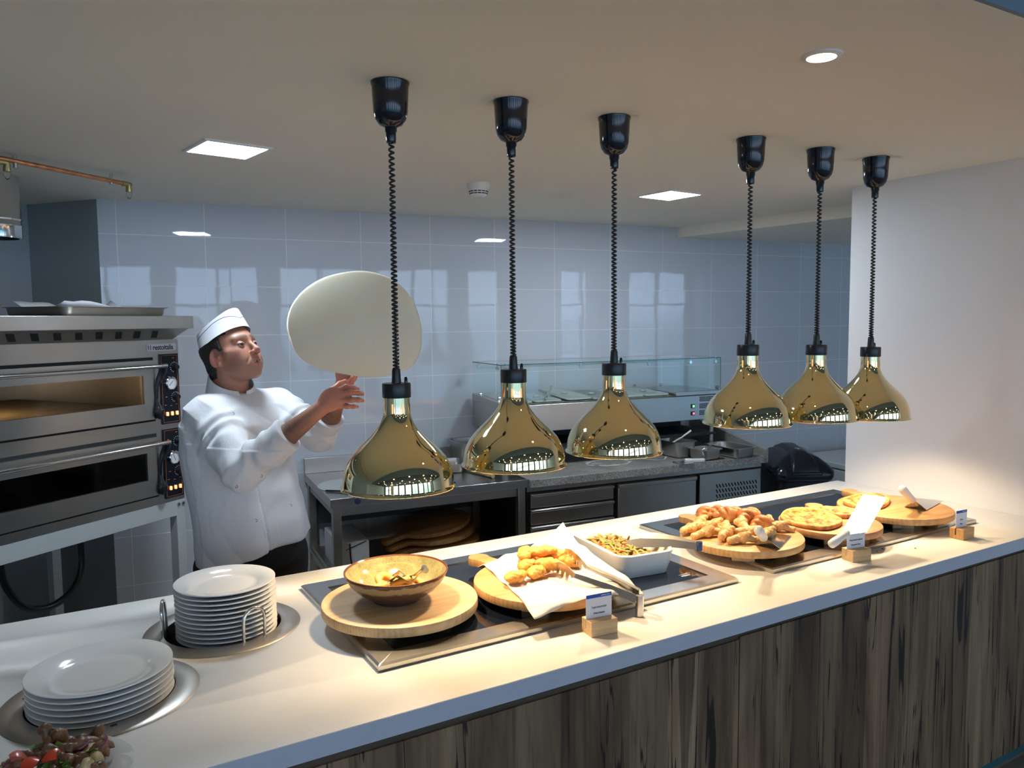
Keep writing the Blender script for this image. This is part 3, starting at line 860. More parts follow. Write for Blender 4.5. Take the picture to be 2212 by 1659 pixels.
# maker's plate
lb = obj('name_plate', MB().rrect(0.152, 0.030, 0.005, [(0, 0), (0, 0.0012)], n=4), M['card'], ov, loc=(-0.088, -0.0001, zz(1.600)), rot=(PI / 2, 0, 0))
text_obj('lettering', 'restoitalia', 0.031, M['ink'], lb, (0.008, -0.001, 0.0014), (0, 0, 0), bold=True, sx=0.92)
obj('red_bar', MB().span((-0.0575, -0.009, 0.001), (-0.054, 0.009, 0.0018)), M['red_ink'], lb)
obj('black_bar', MB().span((-0.068, -0.009, 0.001), (-0.0655, 0.009, 0.0018)), M['ink'], lb)
ol_ = bpy.data.lights.new('oven_light', 'POINT'); ol_.energy = 1.6; ol_.color = (1.0, 0.72, 0.40); ol_.shadow_soft_size = 0.02
oo = bpy.data.objects.new('oven_light', ol_); COL.objects.link(oo); oo.parent = ov; oo.location = (-0.75, 0.35, zz(1.50))

hood = empty('extractor_hood', oloc(0, 0, 1.632), OR_, 'brushed steel extractor hood resting on top of the pizza oven', 'hood')
hb = MB().span((-1.45, -0.15, 0.048), (-0.047, 0.93, 0.100))
obj('top_slab', hb, M['steel'], hood, bevel=0.002)
un = MB()
un.loft([[(-1.40, 0.0, 0.0), (-0.03, 0.0, 0.0), (-0.03, 0.90, 0.0), (-1.40, 0.90, 0.0)], [(-1.44, -0.13, 0.048), (-0.055, -0.13, 0.048), (-0.055, 0.92, 0.048), (-1.44, 0.92, 0.048)]])
obj('funnel', un, M['steel_dark'], hood)
sl = MB()
for k in range(14):
    x = -0.22 - 0.085 * k
    sl.add([(x, -0.1060, 0.0375), (x + 0.030, -0.1060, 0.0375), (x + 0.085, -0.030, 0.0095), (x + 0.055, -0.030, 0.0095)], [(0, 1, 2, 3)])
obj('slot', sl, M['black_matt'], hood)

def gn_tray(name, w, d, h, loc, rz, label, cat, group=None, mat='steel_dark', rim=0.018, rot=None):
    t = MB()
    t.rrect(w, d, 0.03, [(-0.012, 0.0), (-0.008, 0.0), (0.0, 0.012), (0.004, h - 0.002), (rim, h), (rim, h + 0.0015), (0.003, h), (-0.001, 0.013), (-0.009, 0.0018), (-0.013, 0.0018)], n=6)
    o = obj(name, t, M[mat], smooth=60)
    o.location = loc; o.rotation_euler = rot or (0, 0, rz)
    tag(o, label, cat, group)
    return o
gn_tray('baking_tray', 0.50, 0.31, 0.034, oloc(-0.34, 0.10, 1.7325), OR_ + 0.10, 'shallow steel tray holding crumpled paper on top of the oven hood', 'tray')
gn_tray('baking_tray', 0.50, 0.31, 0.040, oloc(-1.02, 0.12, 1.7325), OR_ - 0.05, 'steel tray cut off by the left edge of the photo on the oven hood', 'tray')
random.seed(4)
def crumple(w, d, nx, ny, amp, fn=None):
    vs = []; fs = []
    for j in range(ny + 1):
        for i in range(nx + 1):
            x = w * (i / nx - 0.5); y = d * (j / ny - 0.5)
            z = amp * (random.random() - 0.5)
            if fn: z += fn(i / nx, j / ny)
            vs.append((x, y, z))
    for j in range(ny):
        for i in range(nx):
            a = j * (nx + 1) + i
            fs.append((a, a + 1, a + nx + 2, a + nx + 1))
    return MB().add(vs, fs)
o = obj('baking_paper', crumple(0.46, 0.26, 12, 6, 0.006, lambda u, v: 0.042 * (abs(v - 0.5) * 2) ** 3 * (0.6 + 0.5 * math.sin(7 * u)) + 0.02 * (abs(u - 0.5) * 2) ** 6), M['card'], smooth=180)
so = o.modifiers.new('s', 'SOLIDIFY'); so.thickness = 0.0006
o.location = oloc(-0.34, 0.10, 1.7445); o.rotation_euler = (0, 0, OR_ + 0.10)
tag(o, 'crumpled white baking paper lying in the steel tray on the oven hood', 'paper')

def smooth_path(P, n=8, closed=False):
    P = [Vector(p) for p in P]; out = []
    for i in range(len(P) - 1):
        a, b_, c, d_ = P[max(i - 1, 0)], P[i], P[i + 1], P[min(i + 2, len(P) - 1)]
        for k in range(n):
            u = k / n
            out.append(0.5 * ((2 * b_) + (c - a) * u + (2 * a - 5 * b_ + 4 * c - d_) * u * u + (3 * b_ - a - 3 * c + d_) * u ** 3))
    return out + [P[-1]]
cb_ = MB().tube(smooth_path([oloc(-0.655, 0.25, 0.91), oloc(-0.665, 0.25, 0.80), oloc(-0.655, 0.24, 0.70), oloc(-0.60, 0.22, 0.60), oloc(-0.50, 0.22, 0.565), oloc(-0.40, 0.22, 0.60), oloc(-0.345, 0.23, 0.68), oloc(-0.335, 0.24, 0.80), oloc(-0.33, 0.25, 0.91)]), 0.014, 12)
tag(obj('cable', cb_, M['black'], smooth=180), 'thick black cable looping down under the pizza oven', 'cable')

# ================================================================== steel work table
wtb = empty('work_table', kloc(0.935, 0, 0), KR, 'stainless steel work table between the cook and the granite counter', 'table')
W_ = 1.018
obj('tabletop', MB().span((0, -0.70, 0.838), (W_, -0.002, 0.88)), M['steel'], wtb, bevel=0.002)
obj('upstand', MB().span((0, -0.022, 0.88), (W_, -0.004, 0.966)), M['steel'], wtb, bevel=0.002)
obj('apron', MB().span((0.05, -0.672, 0.79), (W_ - 0.05, -0.655, 0.838)).span((0.02, -0.66, 0.79), (0.035, -0.03, 0.838)), M['steel_dark'], wtb)
for (x, y) in ((0.012, -0.69), (W_ - 0.052, -0.69), (0.012, -0.06), (W_ - 0.052, -0.06)):
    obj('leg', MB().span((x, y, 0), (x + 0.04, y + 0.04, 0.838)), M['steel_dark'], wtb, bevel=0.002)
obj('shelf', MB().span((0.012, -0.68, 0.455), (W_ - 0.012, -0.03, 0.475)), M['steel_dark'], wtb)
obj('side_rail', MB().span((0.018, -0.65, 0.43), (0.046, -0.06, 0.50)), M['steel_dark'], wtb)
obj('back_panel', MB().span((0.05, -0.03, 0.60), (W_ - 0.05, -0.02, 0.838)), plain('dark_table_back', (0.10, 0.10, 0.10), 0.6), wtb)

bx = empty('cardboard_box', kloc(1.06, 0.44, 0.4755), KR, 'white cardboard box on the shelf of the steel work table', 'box')
obj('carton', MB().span((-0.075, -0.17, 0), (0.075, 0.17, 0.165)), M['box_card'], bx, bevel=0.003)
tr = MB()
tr.tube([(-0.02, -0.1715, 0.16), (-0.018, -0.1715, 0.09), (-0.012, -0.1715, 0.05), (-0.016, -0.1715, 0.01)], 0.004, 6).tube([(-0.04, -0.1715, 0.13), (0.06, -0.1715, 0.165)], 0.0018, 6)
obj('tape', tr, M['black_matt'], bx)
# stack of wooden paddles under the table
def paddle(r, th, hl, hw, mat, name='serving_board', ang=0.0, parent=None, rr=0.012):
    pts = []
    g = math.asin(hw / r)
    n = 72
    a0 = ang + g + 0.10; a1 = ang + 2 * PI - g - 0.10
    for k in range(n + 1):
        a = a0 + (a1 - a0) * k / n
        pts.append(Vector((r * math.cos(a), r * math.sin(a), 0)))
    R = Matrix.Rotation(ang, 3, 'Z')
    hd = [(r * math.cos(g) + 0.015, -hw * 0.92), (r + hl * 0.45, -hw * 0.86)]
    for k in range(9):
        t = -PI / 2 + PI * k / 8
        hd.append((r + hl * 0.62 + hw * 1.15 * math.cos(t), hw * 1.12 * math.sin(t)))
    hd += [(r + hl * 0.45, hw * 0.86), (r * math.cos(g) + 0.015, hw * 0.92)]
    pts += [R @ Vector((p[0], p[1], 0)) for p in hd]
    c = Vector((0, 0, 0))
    rings = []
    e = min(0.004, th / 3)
    def ring(off, z):
        out = []
        m = len(pts)
        for k in range(m):
            t = (pts[(k + 1) % m] - pts[k - 1]).normalized()
            nrm = Vector((t.y, -t.x, 0))
            out.append(pts[k] - nrm * off + Vector((0, 0, z)))
        return out
    for (off, z) in ((e, 0), (e * 0.3, e * 0.3), (0, e), (0, th - e), (e * 0.3, th - e * 0.3), (e, th)):
        rings.append(ring(off, z))
    return MB().loft(rings)
for k in range(4):
    o = obj('pizza_board', paddle(0.20, 0.022, 0.16, 0.028, None, ang=PI + 0.35), M['board'])
    o.location = kloc(1.60 - 0.02 * k, 0.42 - 0.015 * k, 0.4765 + 0.045 * k)
    o.rotation_euler = (0.01 * k, -0.045 * k, KR)
    tag(o, ['bottom wooden paddle board of the pile under the steel table', 'second wooden paddle board from the bottom of the pile under the steel table', 'third wooden paddle board from the bottom of the pile under the steel table', 'top wooden paddle board of the pile under the steel table'][k], 'board', 'wooden paddle boards under the steel table')

# pizza peel with a black handle lying on the table
pe = empty('pizza_peel', kloc(1.11, 0.42, 0.8805), KR, 'round grey metal pizza peel with a dark handle on the steel table', 'peel')
obj('blade', MB().lathe([(0.0005, 0.0), (0.178, 0.0), (0.180, 0.001), (0.178, 0.003), (0.0005, 0.003)], 64), plain('peel_aluminium', (0.55, 0.57, 0.58), 0.5, 0.3), pe)
obj('handle', MB().tube([(-0.045, -0.16, 0.0145), (-0.06, -0.30, 0.0165), (-0.085, -0.44, 0.0165)], [0.013, 0.014, 0.015], 14), plain('blue_black_handle', (0.03, 0.035, 0.09), 0.35), pe)
obj('rim_rod', MB().tube([(-0.16, -0.10, 0.006), (-0.045, -0.19, 0.008)], 0.004, 8), M['black'], pe)

gn_tray('steel_pan', 0.24, 0.19, 0.05, kloc(1.625, 0.27, 0.8805), KR - 0.25, 'shallow steel pan behind the leftmost lamp on the work table', 'pan', mat='steel')
gn_tray('steel_container', 0.15, 0.22, 0.135, kloc(1.84, 0.14, 0.8805), KR + 0.02, 'deep steel container against the tiles left of the chilled topping unit', 'container', mat='steel')
tag(obj('rolling_stick', MB().tube([kloc(1.745, 0.33, 0.891), kloc(1.80, 0.60, 0.891)], [0.008, 0.011], 12), M['block']), 'wooden stick lying on the steel table below the second lamp', 'stick')

# ================================================================== refrigerated counter with granite top
fr = empty('fridge_counter', kloc(1.958, 0, 0), KR, 'stainless refrigerated counter with drawers and doors under the granite', 'fridge')
F = 1.572
obj('body', MB().span((0.0, -0.665, 0.12), (F, -0.03, 0.815)), M['black_matt'], fr)
obj('top_trim', MB().span((0.0, -0.672, 0.806), (F, -0.03, 0.838)), M['steel_dark'], fr)
def drawer(z0, z1):
    d_ = obj('drawer', MB().span((0.012, -0.695, z0), (0.515, -0.665, z1)), M['steel_dark'], fr, bevel=0.003)
    obj('handle', MB().span((0.012, -0.708, z1 - 0.014), (0.515, -0.694, z1)), M['steel'], d_, bevel=0.004)
drawer(0.722, 0.798); drawer(0.632, 0.714); drawer(0.44, 0.624); drawer(0.14, 0.432)
for (a, b_) in ((0.545, 1.072), ):
    d_ = obj('door', MB().span((a, -0.695, 0.14), (b_, -0.665, 0.80)), M['steel_dark'], fr, bevel=0.004)
    obj('handle', MB().span((a, -0.708, 0.775), (b_, -0.694, 0.80)), M['steel_dark'], d_, bevel=0.005)
d_ = obj('vent_panel', MB().span((1.102, -0.690, 0.14), (F - 0.015, -0.665, 0.80)), M['steel_dark'], fr, bevel=0.004)
vs = MB()
for r in range(8):
    for q in range(14):
        x = 1.225 + 0.0225 * q; z = 0.722 - 0.030 * r
        vs.box((x, -0.6905, z), (0.0075, 0.002, 0.024), Matrix.Rotation(-0.55, 3, 'Y'))
obj('vent', vs, M['black_matt'], d_)

gt = empty('granite_top', kloc(1.955, 0, 0.838), KR, 'speckled grey granite worktop with upstands on the refrigerated counter', 'worktop')
obj('slab', MB().span((0, -0.725, 0), (F + 0.006, -0.003, 0.042)), M['granite'], gt, bevel=0.002)
obj('back_upstand', MB().span((0, -0.03, 0.042), (F - 0.024, -0.003, 0.14)), M['granite'], gt)
su = MB().prism([(-0.725, 0.0), (-0.003, 0.0), (-0.003, 0.21), (-0.725, 0.082)], F - 0.022, F + 0.008)
su.v = [(z, x, y) for (x, y, z) in su.v]
fix_normals(obj('side_upstand', su, M['granite'], gt))
fl = MB()
random.seed(9)
def smear(cx, cy, pts, w):
    for i in range(len(pts) - 1):
        pass
    P = [Vector((cx + p[0], cy + p[1], 0.0424)) for p in pts]
    for i in range(len(P)):
        t = (P[min(i + 1, len(P) - 1)] - P[max(i - 1, 0)]).normalized(); nn = Vector((-t.y, t.x, 0))
        ww = w * random.uniform(0.3, 1.0)
        if i == 0: prev = None
        a_, b_ = P[i] + nn * ww, P[i] - nn * ww
        if i: fl.add([prev[0], prev[1], b_, a_], [(0, 1, 2, 3)])
        prev = (a_, b_)
smear(0.62, -0.48, [(0.13 * math.cos(t * 0.33), 0.09 * math.sin(t * 0.33)) for t in range(20)], 0.016)
smear(0.95, -0.50, [(-0.20 + 0.02 * t, 0.05 * math.sin(t * 0.5)) for t in range(22)], 0.010)
smear(0.52, -0.50, [(0.04 * math.cos(t * 0.6), 0.03 * math.sin(t * 0.6)) for t in range(9)], 0.018)
tag(obj('flour_smear', fl, M['flour']), 'thin rings of white flour smeared over the granite worktop', 'flour', kind='stuff')
bpy.data.objects['flour_smear'].location = kloc(1.955, 0, 0.838); bpy.data.objects['flour_smear'].rotation_euler = (0, 0, KR)

# chilled topping unit
tp = empty('topping_unit', kloc(1.91, 0, 0.8805), KR, 'chilled steel topping unit with glass guard on the granite worktop', 'chilled display')
T = 1.482; z0 = 0.8805
def tz(z): return z - z0
bd = MB().span((0, -0.46, tz(1.085)), (T, -0.04, tz(1.235)))
obj('body', bd, M['steel'], tp, bevel=0.003)
sp = MB(); sp.v = []; 
sp.prism([(-0.46, tz(1.235)), (-0.04, tz(1.235)), (-0.04, tz(1.275)), (-0.44, tz(1.25))], 0, 0.03)
sp.v = [(z, x, y) for (x, y, z) in sp.v]
obj('side_trim', sp, M['steel'], tp)
obj('housing', MB().span((1.15, -0.455, tz(1.236)), (T, -0.05, tz(1.262))), M['steel'], tp, bevel=0.003)
obj('base_tray', MB().span((0.02, -0.44, tz(0.985)), (T - 0.02, -0.06, tz(1.0))), M['black_matt'], tp)
for (x, y) in ((0.04, -0.42), (T - 0.04, -0.42), (0.04, -0.08), (T - 0.04, -0.08)):
    obj('foot', MB().cyl((x, y, 0.0005), (x, y, tz(1.086)), 0.016, 16), M['steel_dark'], tp)
obj('under_panel', MB().span((0.03, -0.10, tz(0.99)), (T - 0.03, -0.09, tz(1.085))), M['black_matt'], tp)
obj('switch', MB().span((1.258, -0.464, tz(1.158)), (1.284, -0.459, tz(1.184))), M['black'], tp)
obj('switch', MB().span((1.258, -0.464, tz(1.115)), (1.284, -0.459, tz(1.139))), M['black'], tp)
obj('green_lamp', MB().span((1.266, -0.467, tz(1.163)), (1.280, -0.463, tz(1.179))), M['green_led'], tp)
obj('red_lamp', MB().span((1.268, -0.467, tz(1.120)), (1.280, -0.463, tz(1.133))), M['red_led'], tp)
vg = MB()
for r in range(12):
    for q in range(15):
        if (r % 4) == 3: continue
        vg.box((1.325 + 0.0095 * q, -0.4605, tz(1.222) - 0.0105 * r), (0.0048, 0.002, 0.0085))
obj('vent', vg, M['black_matt'], tp)
# toppings wells with lids
lidm = plain('milky_lid', (0.62, 0.66, 0.62), 0.25, Transmission_Weight=0.35)
wells = MB().span((0.035, -0.43, tz(1.236)), (1.145, -0.07, tz(1.240)))
obj('well', wells, plain('green_grey_filling', (0.18, 0.20, 0.13), 0.6, var=0.5, vscale=30), tp)
for i in range(6):
    x = 0.045 + 0.184 * i
    lid = MB().rrect(0.172, 0.33, 0.02, [(0, 0), (0, 0.004), (-0.006, 0.010), (-0.02, 0.010), (-0.026, 0.006)])
    if i == 2: rt = (0.10, 0, 0.10); lz = tz(1.262)
    else: rt = (0.045, 0, 0); lz = tz(1.250)
    l_ = obj('lid', lid, lidm if i != 3 else M['steel'], tp, loc=(x + 0.086, -0.25, lz), rot=rt)
    obj('grip', MB().ball((0, 0, 0.010), 0.018, s=(1.2, 0.8, 0.5)), lidm, l_)
obj('spoon', MB().tube([(0.28, -0.44, tz(1.262)), (0.33, -0.36, tz(1.275)), (0.40, -0.27, tz(1.30)), (0.41, -0.25, tz(1.315))], 0.006, 10), M['chrome'], tp, smooth=180)
gm, nt, bs = nmat('greenish_glass')
for n_ in list(nt.nodes):
    if n_.type == 'BSDF_PRINCIPLED': nt.nodes.remove(n_)
g1 = node(nt, 'ShaderNodeBsdfTransparent'); g1.inputs[0].default_value = (0.955, 0.985, 0.98, 1)
g2 = node(nt, 'ShaderNodeBsdfGlossy'); g2.inputs['Roughness'].default_value = 0.02; g2.inputs[0].default_value = (1, 1, 1, 1)
fz = node(nt, 'ShaderNodeFresnel'); fz.inputs[0].default_value = 1.5
mxs = node(nt, 'ShaderNodeMixShader'); ge = node(nt, 'ShaderNodeNewGeometry'); iv = node(nt, 'ShaderNodeMath', operation='SUBTRACT'); iv.inputs[0].default_value = 1.0; L(nt, ge.outputs['Backfacing'], iv.inputs[1]); ml = node(nt, 'ShaderNodeMath', operation='MULTIPLY'); L(nt, fz.outputs[0], ml.inputs[0]); L(nt, iv.outputs[0], ml.inputs[1]); L(nt, ml.outputs[0], mxs.inputs[0]); L(nt, g1.outputs[0], mxs.inputs[1]); L(nt, g2.outputs[0], mxs.inputs[2])
L(nt, mxs.outputs[0], nt.nodes['Material Output'].inputs[0])
edge_glass = plain('green_glass_edge', (0.02, 0.16, 0.15), 0.15)
GT = tz(1.458)
gf = obj('glass_front', MB().span((0.002, -0.458, tz(1.262)), (T - 0.002, -0.453, GT)), gm, tp, smooth=0)
gs = obj('glass_side', MB().span((0.002, -0.452, tz(1.275)), (0.007, -0.05, GT)), gm, tp, smooth=0)
obj('glass_side', MB().span((T - 0.007, -0.452, tz(1.275)), (T - 0.002, -0.05, GT)), gm, tp, smooth=0)
gp = obj('glass_top', MB().span((0.002, -0.458, GT), (T - 0.002, -0.05, GT + 0.005)), gm, tp, smooth=0)
obj('glass_edge', MB().span((0, -0.4595, GT), (T, -0.4582, GT + 0.005)).span((0, -0.459, GT), (0.0018, -0.05, GT + 0.005)).span((T - 0.0018, -0.459, GT), (T, -0.05, GT + 0.005)).span((0, -0.4595, tz(1.262)), (0.004, -0.4582, GT)).span((T - 0.004, -0.4595, tz(1.262)), (T, -0.4582, GT)).span((0, -0.05, GT), (T, -0.0485, GT + 0.005)), edge_glass, gp, smooth=0)
for (x, y, z) in ((0.03, -0.452, GT - 0.02), (0.5, -0.452, GT - 0.02), (0.96, -0.452, GT - 0.02), (1.26, -0.452, GT - 0.02), (1.45, -0.452, GT - 0.02), (0.008, -0.40, GT - 0.02), (0.008, -0.13, GT - 0.02)):
    cl = MB().cyl((x, y, z), (x, y + 0.012, z), 0.010, 14).cyl((x, y + 0.006, z), (x, y + 0.006, GT + 0.01), 0.004, 10)
    obj('clamp', cl, M['chrome'], gp)
for (x, y) in ((0.008, -0.40), (0.008, -0.13), (T - 0.02, -0.44), (T - 0.20, -0.10), (T - 0.40, -0.10)):
    obj('clamp', MB().cyl((x, y, tz(1.276)), (x + 0.012, y, tz(1.276)), 0.011, 14).span((x, y - 0.004, tz(1.25)), (x + 0.01, y + 0.004, tz(1.276))), M['chrome'], tp)

# pans on the granite
gn_tray('steel_container', 0.14, 0.24, 0.095, kloc(3.05, 0.45, 0.8805), KR + 0.08, 'deep steel container with a white spoon on the granite, left of two shallower ones', 'container', mat='steel')
gn_tray('steel_container', 0.13, 0.14, 0.062, kloc(3.135, 0.635, 0.8805), KR + 0.05, 'small square steel container in the middle of three on the granite', 'container', mat='steel')
gn_tray('steel_container', 0.155, 0.25, 0.060, kloc(3.345, 0.61, 0.8805), KR + 0.12, 'empty long steel container beside the granite side upstand', 'container', mat='steel')
tag(obj('spoon', MB().tube([kloc(3.02, 0.42, 0.93), kloc(3.10, 0.46, 0.985), kloc(3.14, 0.50, 1.03)], [0.008, 0.005, 0.006], 10), M['white_plastic'], smooth=180), 'white spoon leaning in the deep steel container on the granite', 'spoon')
tag(obj('spoon', MB().tube([kloc(3.13, 0.62, 0.925), kloc(3.20, 0.60, 0.946), kloc(3.27, 0.57, 0.957)], [0.010, 0.004, 0.005], 10), M['chrome'], smooth=180), 'steel spoon resting across the small square container on the granite', 'spoon')
sc = empty('dough_scraper', kloc(2.96, 0.69, 0.881), KR - 0.05, 'dough scraper with a white grip and metal blade on the granite', 'scraper')
obj('blade', MB().prism([(-0.075, -0.045), (0.03, -0.045), (0.03, 0.045), (-0.065, 0.045)], 0.001, 0.003), M['chrome'], sc)
obj('grip', MB().rrect(0.12, 0.03, 0.014, [(-0.003, 0), (0, 0.003), (0, 0.014), (-0.004, 0.018)]), M['white_plastic'], sc, loc=(0.055, -0.005, 0.001), rot=(0, 0, -0.35))

# black wheelie bin with a domed lid
bn = empty('waste_bin', (3.93, 3.24, 0), -0.5, 'black plastic waste bin with domed lid at the end of the granite counter', 'bin')
bt = MB().rrect(0.33, 0.38, 0.06, [(-0.04, 0.02), (-0.035, 0.0), (0, 0.72), (0.02, 0.73), (0.02, 0.76), (0.0, 0.765)])
obj('body', bt, M['black'], bn, smooth=40)
ld_ = MB()
rg = []
for (o_, z) in ((0.022, 0.76), (0.026, 0.775), (0.024, 0.80), (-0.01, 0.835), (-0.055, 0.868), (-0.10, 0.885), (-0.14, 0.89)):
    rg.append([(x, y, z_ + 0.02 * (y / 0.2)) for (x, y, z_) in rr_ring(0.33 + 2 * o_, 0.38 + 2 * o_, max(0.06 + o_ * 0.6, 0.01), z)])
ld_.loft(rg)
lid = obj('lid', ld_, M['black_gloss'], bn, smooth=50)
obj('hump', MB().loft([[(x * 0.5, y, z_ + 0.02 * (y / 0.2)) for (x, y, z_) in rr_ring(0.30 + 2 * o_, 0.36 + 2 * o_, 0.03, z)] for (o_, z) in ((0.03, 0.80), (0.022, 0.83), (-0.02, 0.875), (-0.07, 0.902), (-0.12, 0.905))]), M['black'], lid, smooth=50)
obj('badge', MB().cyl((0.0, -0.06, 0.8985), (0.0, -0.06, 0.904), 0.016, 20), M['chrome'], lid)
obj('handle', MB().tube([(-0.09, -0.215, 0.775), (0.09, -0.215, 0.775)], 0.011, 12), M['black_gloss'], lid)

fz_ = empty('chest_freezer', (4.88, 3.32, 0), KR, 'low white chest freezer behind the waste bin by the white wall', 'freezer')
obj('body', MB().span((-0.45, -0.30, 0.02), (0.45, 0.30, 0.70)), M['freezer'], fz_, bevel=0.01)
obj('lid', MB().span((-0.46, -0.31, 0.705), (0.46, 0.30, 0.745)), M['freezer'], fz_, bevel=0.008)

# ================================================================== boards, dishes and food on the counter
def board_thing(c, r, ang, mat, label, th=0.024, top=0.980, handle=True):
    t = empty('serving_board', (c[0], c[1], HZ), 0, label, 'serving board', 'round wooden boards on the warming plates')
    zb = top - th - HZ
    if handle: mb = paddle(r, th, 0.13, 0.030, None, ang=ang)
    else: mb = MB().lathe([(0.0005, 0), (r - 0.004, 0), (r - 0.0012, 0.0012), (r, 0.004), (r, th - 0.004), (r - 0.0012, th - 0.0012), (r - 0.004, th), (0.0005, th)], 96)
    obj('board', mb, M[mat], t, loc=(0, 0, zb), smooth=30)
    for a in (0.8, 0.8 + PI / 2, 0.8 + PI, 0.8 + 1.5 * PI):
        obj('foot', MB().box((r * 0.62 * math.cos(a), r * 0.62 * math.sin(a), zb / 2), (0.07, 0.035, zb - 0.0004), Matrix.Rotation(a + PI / 2, 3, 'Z')), M['block'], t)
    return t
board_thing((0.753, 1.863), 0.202, 0, 'pine', 'round pale board without handle under the ceramic bowl', 0.026, 0.980, False)
board_thing((1.16, 1.796), 0.200, math.radians(103), 'board', 'round paddle board half covered by the baking paper', 0.024, 0.980)
board_thing((1.952, 1.814), 0.200, math.radians(85), 'board', 'round paddle board heaped with knotted bread rolls', 0.024, 0.982)
board_thing((2.338, 1.765), 0.172, math.radians(50), 'beech', 'reddish paddle board with the large piece of pizza', 0.024, 0.982)
board_thing((2.734, 1.780), 0.203, math.radians(69), 'board', 'rightmost paddle board with a spatula and a pizza piece, nearest the wall', 0.024, 0.982)
BT = 0.9805

# ceramic bowl
def mat_bowl():
    m, nt, b = nmat('glazed_bowl')
    tc = node(nt, 'ShaderNodeTexCoord'); sp = node(nt, 'ShaderNodeSeparateXYZ'); L(nt, tc.outputs['Object'], sp.inputs[0])
    nz = noise(nt, coords(nt), 30, 4)
    ad = node(nt, 'ShaderNodeMath', operation='MULTIPLY_ADD'); ad.inputs[1].default_value = 0.02
    L(nt, nz, ad.inputs[0]); L(nt, sp.outputs[2], ad.inputs[2])
    mr = node(nt, 'ShaderNodeMath', operation='MULTIPLY'); mr.inputs[1].default_value = 10.0; L(nt, ad.outputs[0], mr.inputs[0])
    L(nt, ramp(nt, mr.outputs[0], [(0.08, (0.05, 0.05, 0.07)), (0.16, (0.09, 0.045, 0.03)), (0.56, (0.12, 0.06, 0.035)), (0.62, (0.36, 0.26, 0.13)), (0.76, (0.40, 0.29, 0.15)), (0.80, (0.11, 0.035, 0.018))]), b.inputs['Base Color'])
    b.inputs['Roughness'].default_value = 0.18
    return m
def mat_bowl_in():
    m, nt, b = nmat('speckled_green_glaze')
    n1 = noise(nt, coords(nt), 25, 5); n2 = noise(nt, coords(nt), 300, 3)
    c1 = ramp(nt, n1, [(0.35, (0.20, 0.20, 0.09)), (0.65, (0.36, 0.30, 0.15))])
    c2 = ramp(nt, n2, [(0.34, (0.72, 0.70, 0.60)), (0.48, (1, 1, 1))])
    mx = node(nt, 'ShaderNodeMix', data_type='RGBA', blend_type='MULTIPLY'); mx.inputs[0].default_value = 1.0
    L(nt, c1, mx.inputs[6]); L(nt, c2, mx.inputs[7]); L(nt, mx.outputs[2], b.inputs['Base Color'])
    b.inputs['Roughness'].default_value = 0.10
    return m
bw = empty('bowl', (0.743, 1.863, BT), 0, 'glazed brown and green ceramic bowl holding dough rings', 'bowl')
obj('body', MB().lathe([(0.0005, 0.004), (0.052, 0.004), (0.054, 0.0), (0.062, 0.0), (0.064, 0.006), (0.082, 0.016), (0.104, 0.032), (0.121, 0.050), (0.131, 0.066), (0.1345, 0.074), (0.1340, 0.0775), (0.1315, 0.0780), (0.1290, 0.0745)], 96), mat_bowl(), bw, smooth=60)
obj('inner_glaze', MB().lathe([(0.1292, 0.0748), (0.1265, 0.066), (0.118, 0.052), (0.101, 0.035), (0.078, 0.020), (0.05, 0.012), (0.0005, 0.009)], 96), mat_bowl_in(), bw, smooth=180)

def ring_colors(v): 
    n = np.sin(v[:, 0] * 260) * np.sin(v[:, 1] * 230 + 1) * 0.5 + 0.5
    c = np.stack([0.70 + 0 * n, 0.40 - 0.08 * n, 0.11 - 0.04 * n], 1)
    return c
def torus_f(R_, r_, sd):
    def f(p):
        a = np.arctan2(p[:, 1], p[:, 0])
        rr = r_ * (1 + 0.12 * np.sin(2 * a + sd) + 0.06 * np.sin(5 * a + sd))
        return np.hypot(np.hypot(p[:, 0], p[:, 1]) - R_ * (1 + 0.06 * np.sin(a * 2 + sd)), p[:, 2] * 1.1) - rr
    return f
rg0 = iso_obj('dough_ring', torus_f(0.0245, 0.0105, 0.4), (-.043, -.043, -.016), (.043, .043, .016), 0.0015, M['food'], colors=ring_colors)
spots = [((0.700, 1.838, 1.020), (0.25, 0.15, 0.2), 'dough ring at the left side of the ceramic bowl'), ((0.728, 1.892, 1.022), (0.45, -0.2, 1.0), 'dough ring at the back of the ceramic bowl'),
         ((0.740, 1.848, 1.028), (0.2, 0.5, 2.2), 'dough ring lying across another in the middle of the bowl'), ((0.772, 1.880, 1.020), (-0.3, 0.2, 0.7), 'dough ring to the right of the bowl centre'),
         ((0.788, 1.852, 1.018), (0.1, -0.4, 1.9), 'dough ring at the right side of the ceramic bowl'), ((0.745, 1.868, 1.006), (0, 0, 0.3), 'dough ring at the bottom of the bowl under the others'),
         ((0.722, 1.822, 1.018), (-0.5, 0.1, 2.6), 'dough ring nearest the front rim of the bowl')]
for i, (l, r, lab) in enumerate(spots):
    l = (l[0], l[1], l[2] - 0.004)
    o = rg0 if i == 0 else rg0.copy()
    if i: COL.objects.link(o)
    o.location = l; o.rotation_euler = r
    tag(o, lab, 'dough ring', 'dough rings in the bowl')

def strip(path, w, th, ups):
    # ribbon of width w and thickness th along a path
    P = [Vector(p) for p in path]; rings = []
    for i, p in enumerate(P):
        t = (P[min(i + 1, len(P) - 1)] - P[max(i - 1, 0)]).normalized()
        up = Vector(ups[i] if isinstance(ups, list) else ups); s_ = t.cross(up).normalized(); n_ = s_.cross(t).normalized()
        ww = (w[i] if isinstance(w, list) else w) / 2
        rings.append([p + s_ * ww + n_ * th / 2, p - s_ * ww + n_ * th / 2, p - s_ * ww - n_ * th / 2, p + s_ * ww - n_ * th / 2])
    return MB().loft(rings)

